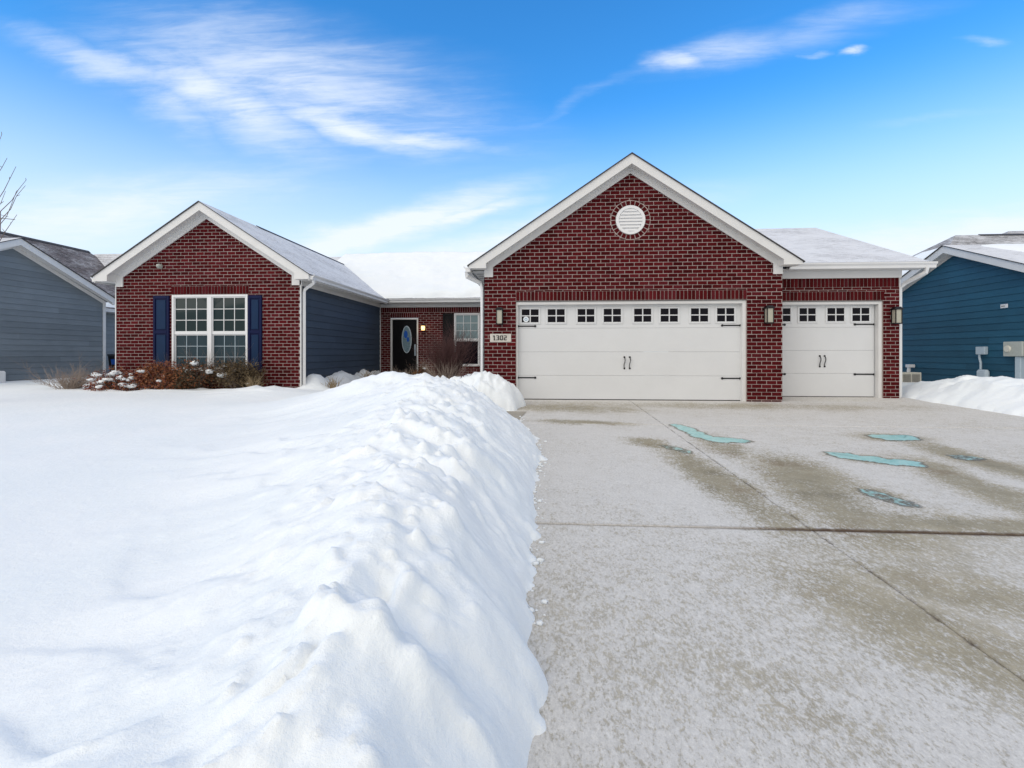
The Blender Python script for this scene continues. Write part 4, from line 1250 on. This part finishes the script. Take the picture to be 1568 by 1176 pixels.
DG = {'1': [(.18, 0, .46, .14), (.22, .14, .42, 1.0), (.06, .78, .22, 1.0), (.42, 0, .56, .14)],
      '3': [(0, 0, .62, .16), (0, .84, .62, 1), (.14, .42, .62, .58), (.42, .16, .62, .42), (.42, .58, .62, .84)],
      '0': [(0, .05, .19, .95), (.43, .05, .62, .95), (.05, 0, .57, .16), (.05, .84, .57, 1)],
      '2': [(0, 0, .62, .16), (0, .84, .62, 1), (0, .42, .62, .58), (0, .16, .2, .42), (.42, .58, .62, .84)]}
m = MB(); xx = -2.945
for ch in '1302':
    stroke(m, xx, 1.302, DG[ch], .104); xx += .082 if ch != '1' else .076
m.build('digits', M_DIGIT, pq)


# ------------------------------------------------------------------ neighbouring houses
def snow_sheet(name, corners, parent, th=.09, nu=24, nv=16, seed=0.0, ragged=.12):
    """lumpy snow lying on a sloping roof quad; corners: eave-left, eave-right, top-right, top-left"""
    a, b, c, d = (np.array(p, float) for p in corners)
    mb = MB()
    for i in range(nv + 1):
        for j in range(nu + 1):
            u, v = j / nu, i / nv
            e = min(u, 1 - u, v, 1 - v)
            u2 = u + ragged * float(pnoise(v * 5 + seed, u * 3)) * (.5 - abs(u - .5)) * .8; v2 = v + ragged * float(pnoise(u * 6, v * 2 + seed)) * (.5 - abs(v - .5)) * .8
            p = (a * (1 - u2) + b * u2) * (1 - v2) + (d * (1 - u2) + c * u2) * v2
            h = th * (1 - math.exp(-e * 14)) * (1 + .3 * float(fbm(p[0] * .9 + seed, p[1] * .9, 2))) - (.02 if e == 0 else 0)
            mb.v.append((p[0], p[1], p[2] + .012 + h))
    for i in range(nv):
        for j in range(nu):
            k = i * (nu + 1) + j
            mb.f.append((k, k + 1, k + nu + 2, k + nu + 1)); mb.mi.append(0); mb.uv.append(None); mb.rnd.append(.5)
    return mb.build(name, M_SNOW, parent, True)


def rake_side(mb, x, sgn, cy_, apex, half, slope, fas=.20, depth=.03, back=.28):
    """gable fascia whose wall faces sgn*x"""
    T = lambda d: apex - slope * d
    for sg in (-1, 1):
        pl = [(0, T(0)), (half, T(half)), (half, T(half) - .13), (half - .32, T(half) - .13), (half - .32, T(half - .32) - fas), (0, T(0) - fas)]
        mb.prism([(x, cy_ + sg * d, z) for d, z in pl], (-sgn * depth, 0, 0))
        so = [(0, T(0) - fas + .03), (half - .02, T(half - .02) - fas + .07), (half - .02, T(half - .02) - fas + .085), (0, T(0) - fas + .045)]
        mb.prism([(x - sgn * (depth + .001), cy_ + sg * d, z) for d, z in so], (-sgn * (back - depth), 0, 0))


# --- blue house on the right
bh = empty('blue_house', (13, 5, 0)); tag(bh, 'blue-sided neighbouring house with white gable trim and snowy hip roof', 'house')
BX, BY, BA, BS, BH = 10.02, 4.42, 3.87, .40, 3.1
siding('siding_wall', lambda a, z, o: (BX - o, a, z), BY - BH, BY + BH, -.15, BA, M_BLUE, bh, [(-BS, 1, BA - BS * BY), (BS, 1, BA + BS * BY)])
siding('siding_wall', lambda a, z, o: (a, BY - BH - o, z), BX, 18, -.15, 2.65, M_BLUE, bh)
mb = MB(); rake_side(mb, 9.72, -1, BY, BA + .265, 3.45, BS); mb.build('rake_fascia', M_TRIM, bh)
mb = MB()
FA = BA + .12
for sg in (-1, 1):
    mb.prism([(BX - .035, BY, FA), (BX - .035, BY + sg * (BH + .02), FA - BS * BH), (BX - .035, BY + sg * (BH + .02), FA - BS * BH - .13), (BX - .035, BY, FA - .14)], (.018, 0, 0))
mb.build('frieze_board', M_TRIM, bh)
mb = MB()
ra = BA + .29
roof_slab(mb, [(9.69, BY, ra), (18, BY, ra), (18, BY - 3.48, ra - BS * 3.48), (9.69, BY - 3.48, ra - BS * 3.48)], .022)
roof_slab(mb, [(9.69, BY, ra), (18, BY, ra), (18, BY + 3.48, ra - BS * 3.48), (9.69, BY + 3.48, ra - BS * 3.48)], .022)
mb.build('wing_roof', [M_SH_LIGHT, M_DRIP], bh)
sf = lambda x, d: (x, BY - d, ra - BS * d)
snow_sheet('roof_snow', [sf(11.6, 3.0), sf(18, 3.1), sf(18, .02), sf(10.45, .02)], bh, .07, seed=2)
px_, py_, pz_ = 13.1, 8.3, 5.32
mb = MB(); ms = .65; e = 2.85
A0, A1 = (px_ - e, py_ - e, pz_ - ms * e), (px_ - e, py_ + e, pz_ - ms * e)
roof_slab(mb, [(px_, py_, pz_), A0, A1], .022)
roof_slab(mb, [(px_, py_, pz_), A0, (24, py_ - e, pz_ - ms * e), (24, py_, pz_)], .022)
roof_slab(mb, [(px_, py_, pz_), A1, (24, py_ + e, pz_ - ms * e), (24, py_, pz_)], .022)
mb.build('main_roof', [M_SH_MID, M_DRIP], bh)
mb = MB(); mb.prism([(13.9, py_ - .1, pz_ - .04), (13.9, py_, pz_ + .03), (13.9, py_ + .1, pz_ - .04)], (1.5, 0, 0)); mb.build('ridge_cap', M_DRIP, bh)
sx = lambda d, y: (px_ - d, y, pz_ - ms * d)
snow_sheet('roof_snow', [sx(2.6, py_ + 1.9), sx(2.6, py_ - 2.3), sx(.8, py_ - .5), sx(.8, py_ + .3)], bh, .08, seed=5)
sy = lambda x, d: (x, py_ - d, pz_ - ms * d)
snow_sheet('roof_snow', [sy(14.9, 2.7), sy(23, 2.7), sy(23, .1), sy(15.3, .1)], bh, .08, seed=7)
mb = MB(); mb.box(px_ - e + .3, 23, py_ - e + .3, py_ + e - .3, -.1, 3.4); mb.build('main_wall', M_BLUE, bh)

# --- fixtures on the blue wall
def fix(name, parts, label, cat, loc):
    r = empty(name, loc); tag(r, label, cat)
    for nm, fn, m in parts:
        q = MB(); fn(q); q.build(nm, m, r)
    return r


X0 = BX - .017
fix('wall_label', [('plate', lambda q: q.box(X0 - .012, X0, 2.73, 2.93, 2.185, 2.285, 0, .004), M_VINYL), ('print', lambda q: q.box(X0 - .0135, X0 - .0121, 2.80, 2.91, 2.215, 2.25), M_GRILL)],
    'small white plate with a dark smudge high on the blue wall', 'sign', (X0, 2.83, 2.23))
fix('junction_box', [('box', lambda q: q.box(X0 - .10, X0, 3.29, 3.57, .985, 1.195, 0, .012), M_UTIL), ('conduit', lambda q: q.tube([(X0 - .05, 3.50, .985), (X0 - .05, 3.50, .90), (X0 - .05, 3.46, .76), (X0 - .05, 3.46, .585)], .027, 8), M_UTIL)],
    'grey junction box with a bent conduit running down the blue wall', 'junction box', (X0, 3.43, 1.09))
fix('cable_box', [('box', lambda q: q.box(X0 - .13, X0, 3.20, 3.54, .33, .58, 0, .05), M_UTIL), ('stub', lambda q: q.tube([(X0 - .06, 3.45, .33), (X0 - .06, 3.45, .05)], .03, 8), M_UTIL)],
    'rounded grey cable box low on the blue wall under the conduit', 'utility box', (X0, 3.37, .45))
fix('electric_meter', [('cabinet', lambda q: q.box(X0 - .16, X0, 2.18, 2.69, .94, 1.31, 0, .012), M_METER), ('dial', lambda q: q.tube([(X0 - .161, 2.55, 1.13), (X0 - .20, 2.55, 1.13)], [.085, .075], 16), M_ACBODY),
                       ('conduit', lambda q: q.box(X0 - .12, X0, 2.27, 2.42, -.1, .938, 0, .01), M_UTIL)],
    'beige electric meter cabinet with a wide conduit at the right picture edge', 'electric meter', (X0, 2.43, 1.1))
fix('hose_tap', [('plate', lambda q: q.box(X0 - .03, X0, 2.98, 3.12, .30, .39, 0, .01), M_VINYL), ('pipe', lambda q: q.tube([(X0, 2.80, .34), (X0 - .12, 2.80, .36), (X0 - .20, 2.80, .30)], [.05, .06, .045], 8), M_BLACK)],
    'white plate and black outlet just above the snow on the blue wall', 'outlet', (X0, 2.9, .3))
fix('vent_pipe', [('elbow', lambda q: q.tube([(X0, 5.95, .60), (X0 - .14, 5.95, .60), (X0 - .16, 5.95, .44), (X0 - .16, 5.95, .2)], .05, 8), M_VINYL), ('cap', lambda q: q.box(X0 - .2, X0 - .02, 5.86, 6.04, .56, .66, 0, .01), M_VINYL)],
    'short white elbow vent on the blue wall above the cooling unit', 'vent pipe', (X0, 5.95, .5))
ax, ay = 9.25, 5.05
fix('cooling_unit', [('case', lambda q: q.box(ax - .36, ax + .34, ay, ay + .34, -.05, .435, 0, .012), M_ACBODY),
                     ('dark_side', lambda q: q.box(ax - .366, ax - .3605, ay + .03, ay + .31, .02, .40), M_BLACK),  # thin black sheet over the left side of the case
                     ('grille', lambda q: [q.box(ax - .20 + k * .021, ax - .19 + k * .021, ay - .012, ay - .0015, .0, .38) for k in range(11)] + [q.box(ax + .06 + k * .021, ax + .07 + k * .021, ay - .012, ay - .0015, .0, .38) for k in range(11)], M_GRILL)],
    'cream outdoor cooling unit with slatted grilles between the two houses', 'air conditioner', (ax, ay, 0))

# --- far houses behind, only their snowy roofs show
def hip_house(name, x, y, w, d, ze, zp, m, label):
    r = empty(name, (x, y, 0)); tag(r, label, 'house')
    q = MB(); q.box(x - w + .3, x + w - .3, y - d + .3, y + d - .3, -.1, ze + .05); q.build('wall', m, r)
    q = MB(); c = [(x - w, y - d, ze), (x + w, y - d, ze), (x + w, y + d, ze), (x - w, y + d, ze)]; p0, p1 = (x - w + d, y, zp), (x + w - d, y, zp)
    roof_slab(q, [c[0], c[1], p1, p0], .03); roof_slab(q, [c[2], c[3], p0, p1], .03); roof_slab(q, [c[3], c[0], p0], .03); roof_slab(q, [c[1], c[2], p1], .03)
    q.build('roof', [M_SH_MID, M_DRIP], r)
    l = lambda a, b, t: tuple(i + (j - i) * t for i, j in zip(a, b))
    f = lambda u, v: l(l(c[0], c[1], u), l(p0, p1, u), v)
    snow_sheet('roof_snow', [f(.04, .03), f(.97, .03), f(.93, .93), f(.10, .93)], r, .09, seed=x)
    g = lambda u, v: l(l(c[3], c[0], u), p0, v)
    snow_sheet('roof_snow', [g(.1, .04), g(.9, .04), g(.55, .86), g(.45, .86)], r, .09, seed=y)
    return r


hip_house('distant_house', 26.0, 15.2, 9.5, 4.5, 4.75, 7.05, M_GREY, 'distant house whose snowy hip roof peaks above the blue house')
hip_house('distant_house.001', 27.0, 25.5, 8.5, 6.0, 4.6, 7.7, M_GREY, 'farthest house, a snowy roof slope showing left of the blue gable')

# --- grey house on the left
gh = empty('grey_house', (-21, 5, 0)); tag(gh, 'grey-sided neighbouring house with white corner board and dark shingle roof', 'house')
GX, GY, GA, GS, GH = -17.9, 3.06, 4.22, .45, 3.13
siding('siding_wall', lambda a, z, o: (GX + o, a, z), GY - GH, GY + GH, -.15, GA, M_GREY, gh, [(-GS, 1, GA - GS * GY), (GS, 1, GA + GS * GY)])
siding('siding_wall', lambda a, z, o: (-20.3 + o, a, z), GY + GH, 13.6, -.15, 2.85, M_GREY, gh)
mb = MB(); mb.box(-20.3, GX - .02, GY + GH - .1, GY + GH, -.15, 2.8); mb.build('return_wall', M_GREY, gh)
mb = MB(); mb.box(-26, GX - .02, GY - GH, GY - GH + .1, -.15, 2.8); mb.build('front_wall', M_GREY, gh)
mb = MB(); mb.box(GX - .01, GX + .024, GY + GH - .10, GY + GH + .015, -.15, 2.83); mb.box(GX - .12, GX - .012, GY + GH + .002, GY + GH + .024, -.15, 2.83); mb.build('corner_board', M_TRIM, gh)
mb = MB(); rake_side(mb, GX + .30, 1, GY, GA + .265, 3.45, GS); mb.build('rake_fascia', M_TRIM, gh)
mb = MB()
for sg in (-1, 1):
    mb.prism([(GX + .036, GY, GA + .10), (GX + .036, GY + sg * GH, GA + .10 - GS * GH), (GX + .036, GY + sg * GH, GA - .03 - GS * GH), (GX + .036, GY, GA - .03)], (-.018, 0, 0))
mb.build('frieze_board', M_TRIM, gh)
mb = MB(); ra = GA + .29
roof_slab(mb, [(GX + .33, GY, ra), (-24, GY, ra), (-24, GY - 3.48, ra - GS * 3.48), (GX + .33, GY - 3.48, ra - GS * 3.48)], .022)
roof_slab(mb, [(GX + .33, GY, ra), (-24, GY, ra), (-24, GY + 3.48, ra - GS * 3.48), (GX + .33, GY + 3.48, ra - GS * 3.48)], .022)
mb.build('wing_roof', [M_SH_WING, M_DRIP], gh)
mb = MB()
rx, rz, ex, ez = -25.0, 6.17, -19.95, 2.88
roof_slab(mb, [(ex, -2, ez), (ex, 13.9, ez), (rx, 12.7, rz), (rx, -2, rz)], .022)
roof_slab(mb, [(rx - 5, -2, ez), (rx - 5, 13.9, ez), (rx, 12.7, rz), (rx, -2, rz)], .022)
roof_slab(mb, [(ex, 13.9, ez), (rx, 12.7, rz), (rx - 5, 13.9, ez)], .022)
mb.build('main_roof', [M_SH_BARE, M_DRIP], gh)
mb = MB(); mb.prism([(rx - .12, -2, rz - .05), (rx, -2, rz + .06), (rx + .12, -2, rz - .05)], (0, 14.7, 0)); mb.build('ridge_cap', M_DRIP, gh)
mb = MB(); roof_slab(mb, [(-24.9, 12.9, 6.10), (-21.5, 12.9, 6.10), (-19.6, 17.5, 3.2), (-24.9, 17.5, 3.2)], .03); roof_slab(mb, [(-24.9, 12.9, 6.10), (-21.5, 12.9, 6.10), (-21.0, 11.5, 4.4), (-24.9, 11.5, 4.4)], .03)
mb.build('rear_roof', [M_SH_LIGHT, M_DRIP], gh)
mr = (rz - ez) / (rx - ex)
sg_ = lambda x, y: (x, y, ez + mr * (x - ex))
snow_sheet('roof_snow', [sg_(-20.05, 6.0), sg_(-20.05, 10.6), sg_(-21.0, 9.7), sg_(-22.0, 6.0)], gh, .06, seed=9)
mb = MB(); gutter(mb, (ex + .0, 6.9, ez - .02), (ex + .0, 13.8, ez - .02), (1, 0)); mb.box(ex - .30, ex + .0, 6.6, 13.8, 2.72, 2.735); mb.box(ex - .02, ex, 6.6, 13.8, 2.72, 2.85); mb.build('gutter', M_GUT, gh)
mb = MB(); mb.box(-20.75, -20.45, 8.6, 8.95, 3.2, 3.46, 0, .03); mb.build('roof_vent', M_BLACK, gh)

tb = empty('rubbish_bin', (-17.80, 6.85, 0)); tag(tb, 'black wheeled bin with a blue panel in the gap beside the brick wing', 'bin')
mb = MB(); x, y = -17.80, 6.85
mb.solid([(x - .24, y - .26, .03), (x + .24, y - .26, .03), (x + .24, y + .26, .03), (x - .24, y + .26, .03), (x - .30, y - .33, .92), (x + .30, y - .33, .92), (x + .30, y + .33, .92), (x - .30, y + .33, .92)], [(3, 2, 1, 0), (0, 1, 5, 4), (1, 2, 6, 5), (2, 3, 7, 6), (3, 0, 4, 7), (4, 5, 6, 7)])
mb.build('body', M_BIN, tb)
mb = MB(); mb.box(x - .32, x + .32, y - .36, y + .36, .925, .985, 0, .02); mb.build('lid', M_BIN, tb)
mb = MB(); mb.solid([(x - .17, y - .315, .60), (x + .17, y - .315, .60), (x + .18, y - .336, .80), (x - .18, y - .336, .80)], [(0, 1, 2, 3)]); mb.build('panel', M_BLUEGL, tb)
ub = empty('utility_cabinet', (-17.3, 1.7, 0)); tag(ub, 'low pale grey cabinet at the left picture edge before the grey wall', 'utility box')
mb = MB(); mb.box(-17.7, -17.0, 1.2, 2.17, .12, .52, 0, .04); mb.build('cabinet', M_VINYL, ub)
mb = MB(); mb.box(-17.68, -17.02, 1.22, 2.15, .0, .119); mb.build('plinth', M_BLACK, ub)
mb = MB(); mb.tube([(-25.3, 8.9, 6.0), (-25.3, 8.9, 7.15)], .022, 6); mb.tube([(-25.6, 8.7, 6.86), (-24.85, 9.1, 6.84)], .016, 5); mb.tube([(-25.32, 8.6, 7.0), (-25.28, 9.2, 7.0)], .010, 5)
tag(mb.build('antenna', M_GRILL), 'thin rooftop antenna with a crossbar behind the grey house ridge', 'antenna')


# ------------------------------------------------------------------ plants
def branch(mb, p, d, L, r, depth, rnd, spread=.5, up=.15, n=5, mi=0, droop=0.0):
    pts, rad = [np.array(p, float)], [r]
    d = np.array(d, float); d /= np.linalg.norm(d)
    for k in range(n):
        d = d + np.array((rnd.gauss(0, .13), rnd.gauss(0, .13), rnd.gauss(0, .07) + up * .25 - droop * k * .05)); d /= np.linalg.norm(d)
        pts.append(pts[-1] + d * L / n); rad.append(r * (1 - .75 * (k + 1) / n))
    mb.tube(pts, rad, 4 if r < .012 else 6, mi)
    if depth > 0:
        for k in range(1, n + 1):
            for _ in range(1 if rnd.random() < .75 else 2):
                dd = d + np.array((rnd.gauss(0, spread), rnd.gauss(0, spread), rnd.gauss(.1, spread * .5)))
                branch(mb, pts[k], dd, L * rnd.uniform(.35, .6), rad[k] * .7 + .0012, depth - 1, rnd, spread, up, 4, mi, droop)


def twig_shrub(name, x, y, z, n, h, sx_, sy_, m, label, seed, depth=2, r=.006, group=None, lean=0):
    rnd = random.Random(seed); mb = MB()
    for k in range(n):
        a = rnd.uniform(0, 2 * pi); q = sqrt(rnd.random())
        d = (cos(a) * sx_ * q + lean, sin(a) * sy_ * q, h)
        L = sqrt(h * h + (sx_ * q * cos(a)) ** 2) * rnd.uniform(.7, 1.05)
        branch(mb, (x + rnd.gauss(0, .06), y + rnd.gauss(0, .06), z - .05), d, L, r * rnd.uniform(.7, 1.2), depth, rnd, .45, .2)
    o = mb.build(name, m); tag(o, label, 'shrub', group); return o


def blob(mb, x, y, z, rx_, ry_, rz_, seed, mi=0):
    U, V = 12, 8; i0 = len(mb.v)
    for j in range(V + 1):
        ph = pi * j / V
        for i in range(U):
            th = 2 * pi * i / U
            k = 1 + .60 * float(pnoise(cos(th) * 1.7 + seed, sin(th) * 1.7 + ph * 2.0))
            mb.v.append((x + rx_ * sin(ph) * cos(th) * k, y + ry_ * sin(ph) * sin(th) * k, z + rz_ * cos(ph) * k))
    for j in range(V):
        for i in range(U):
            a, b = i0 + j * U + i, i0 + j * U + (i + 1) % U
            mb.f.append((a, b, b + U, a + U)); mb.mi.append(mi); mb.uv.append(None); mb.rnd.append(.5)


def leaf_shrub(name, x, y, z, rx_, ry_, rz_, nleaf, mats, label, seed, snow=0, size=.05, group=None):
    rnd = random.Random(seed)
    root = empty(name, (x, y, z)); tag(root, label, 'shrub', group)
    st = MB()
    for k in range(14):
        a = rnd.uniform(0, 2 * pi); q = rnd.uniform(.2, .9)
        branch(st, (x, y, z), (cos(a) * rx_ * q, sin(a) * ry_ * q, rz_ * rnd.uniform(.7, 1.4)), rz_ * rnd.uniform(1.2, 1.8), .008, 1, rnd, .5, .2)
    st.build('stems', M_BARK, root)
    lf = MB(); cl = []
    for k in range(26):
        a = rnd.uniform(0, 2 * pi); q = sqrt(rnd.random()); h = rnd.uniform(.15, 1)
        cl.append((x + cos(a) * q * rx_ * sqrt(max(1 - (h - .35) ** 2 * 1.2, .1)), y + sin(a) * q * ry_ * sqrt(max(1 - (h - .35) ** 2 * 1.2, .1)), z + h * rz_ * 1.5 * (1 - .25 * q)))
    for k in range(nleaf):
        c = cl[rnd.randrange(len(cl))]
        p = np.array((rnd.gauss(c[0], .11), rnd.gauss(c[1], .10), max(rnd.gauss(c[2], .085), z + .02)))
        d = np.array((rnd.gauss(0, 1), rnd.gauss(0, 1), rnd.gauss(.3, .6))); d /= np.linalg.norm(d)
        w = np.cross(d, (rnd.gauss(0, 1), rnd.gauss(0, 1), rnd.gauss(0, 1))); w /= np.linalg.norm(w) + 1e-6
        L = size * rnd.uniform(.6, 1.3)
        lf.face([p, p + d * L * .5 + w * L * .28, p + d * L, p + d * L * .5 - w * L * .28], 0 if rnd.random() < .7 else 1)
    lf.build('leaves', mats, root)
    if snow:
        s = MB()
        for k in range(snow):
            c = cl[rnd.randrange(len(cl))]
            q = rnd.uniform(.03, .085)
            blob(s, c[0] + rnd.gauss(0, .06), c[1] - rnd.uniform(.0, .12), c[2] + rnd.uniform(.02, .09), q * rnd.uniform(1, 1.6), q, q * rnd.uniform(.45, .7), seed + k * 1.7)
        s.build('snow_caps', M_SNOW, root, True)
    return root


BED = 'shrubs under the front window'
twig_shrub('bare_shrub', -13.1, .30, .10, 48, .40, .85, .45, M_TWIGTAN, 'low bare grey shrub fanning from the snow left of the window bed', 3, 2, .008)
leaf_shrub('red_shrub', -11.95, .22, .14, .60, .36, .30, 2200, [M_LEAFRED, M_LEAFRUST], 'red-leaved shrub half buried under snow clumps, leftmost under the window', 5, 95, .06, BED)
leaf_shrub('rust_shrub', -10.88, .42, .14, .52, .38, .40, 4200, [M_LEAFRUST, M_LEAFRED], 'rust-orange shrub below the left shutter', 8, 3, .055, BED)
leaf_shrub('brown_shrub', -10.05, .42, .16, .48, .36, .45, 4200, [M_LEAFDARK, M_LEAFRUST], 'dark reddish-brown shrub under the middle of the front window', 13, 3, .05, BED)
leaf_shrub('olive_shrub', -9.12, .42, .12, .62, .38, .48, 5200, [M_LEAFOLIVE, M_LEAFDARK], 'tallest olive-brown shrub in front of the right half of the window', 21, 5, .05, BED)


def grass_tuft(name, x, y, z, n, h, spread, label, seed, m=None):
    rnd = random.Random(seed); mb = MB()
    for k in range(n):
        a = rnd.uniform(0, 2 * pi); q = rnd.uniform(.1, 1) * spread
        L = h * rnd.uniform(.55, 1.1)
        b = np.array((x + rnd.gauss(0, .07), y + rnd.gauss(0, .05), z - .03)); t = b + np.array((cos(a) * q, sin(a) * q * .7, L))
        md = (b + t) / 2 + np.array((-cos(a) * q * .2, -sin(a) * q * .2, .08 * L))
        mb.tube([b, md, t], [.006, .005, .0015], 3)
    o = mb.build(name, m or M_GRASS); tag(o, label, 'grass tuft'); return o


grass_tuft('grass_tuft', -8.60, .30, .10, 90, .42, .34, 'dry tan grass tuft standing in snow right of the shrubs', 31)
grass_tuft('grass_tuft.001', -7.15, 1.35, .12, 50, .34, .22, 'dry grass stalks beside the downspout at the navy side wall', 37)
grass_tuft('grass_tuft.002', -6.95, 3.2, .22, 40, .36, .25, 'sparse stalks in the drift along the middle of the navy wall', 38)
twig_shrub('twig_shrub', -4.60, 3.35, .10, 125, 1.15, .66, .5, M_TWIGRED, 'large bare shrub of dark red twigs in front of the entry window', 41, 2, .010)
twig_shrub('snowy_twig_shrub', -4.55, 2.9, .05, 44, .62, .85, .4, M_TWIGTAN, 'pale grey twigs fanning at the foot of the dark red shrub', 43, 1, .009)
leaf_shrub('evergreen_shrub', -5.35, 3.3, .08, .30, .28, .36, 1500, [M_LEAFOLIVE, M_LEAFRUST], 'small brown-green shrub left of the bare red twigs', 47, 2, .05)
twig_shrub('pale_shrub', -6.05, 4.0, .15, 36, .30, .5, .3, M_TWIGTAN, 'low pale twiggy shrub before the front door', 53, 2, .006)
twig_shrub('sprig', -3.35, -1.15, .50, 9, .24, .13, .1, M_TWIGRED, 'small dark sprig poking out of the mound by the garage pier', 59, 1, .006)
twig_shrub('sprig.001', -5.35, -1.95, .30, 6, .16, .14, .1, M_TWIGRED, 'tiny dark twigs on the left shoulder of the big snow mound', 61, 1, .004)


def bare_tree():
    rnd = random.Random(77)
    r = empty('bare_tree', (-12.40, -2.4, 0)); tag(r, 'bare tree whose twig tips reach in at the upper left', 'tree')
    mb = MB(); b = np.array((-12.50, -2.4, 0.0))
    mb.tube([b, b + (0.02, .03, 1.2), b + (.05, .0, 2.4), b + (.02, .05, 3.6), b + (.06, .05, 5.6)], [.10, .085, .07, .05, .018], 10)
    mb.build('trunk', M_BARK, r)
    mb = MB()
    def limb(z0, tips, r0):
        p0 = np.array((b[0] + .04, b[1], z0))
        for t in tips:
            t = np.array(t) + (.26, 0, -.05); mid = p0 * .45 + t * .55 - np.array((0, 0, .17 * np.linalg.norm(t - p0)))
            pts = [(1 - k) ** 2 * p0 + 2 * k * (1 - k) * mid + k * k * t for k in np.linspace(0, 1, 9)]
            pts = [p + np.array((rnd.gauss(0, .012), rnd.gauss(0, .012), rnd.gauss(0, .012))) for p in pts]
            mb.tube(pts, list(np.linspace(r0 * .62, .0035, 9)), 5)
            for k in range(2, 9):
                if rnd.random() < .45:
                    q = pts[k]; mb.tube([q, q + np.array((rnd.gauss(.02, .02), rnd.gauss(0, .03), rnd.uniform(.02, .05)))], [.005, .003], 4)
    limb(3.0, [(-11.55, -2.5, 4.42), (-11.72, -2.2, 4.30)], .02)
    limb(2.75, [(-11.50, -2.4, 4.12), (-11.62, -2.6, 3.95)], .02)
    limb(3.6, [(-11.86, -2.4, 4.62), (-12.3, -2.1, 5.2), (-13.4, -2.5, 5.3)], .018)
    limb(2.5, [(-11.75, -2.3, 3.62), (-13.8, -2.7, 4.3), (-13.5, -1.8, 4.0), (-12.7, -1.5, 4.3), (-12.9, -3.4, 4.2)], .02)
    mb.build('branches', M_BARK, r)


bare_tree()
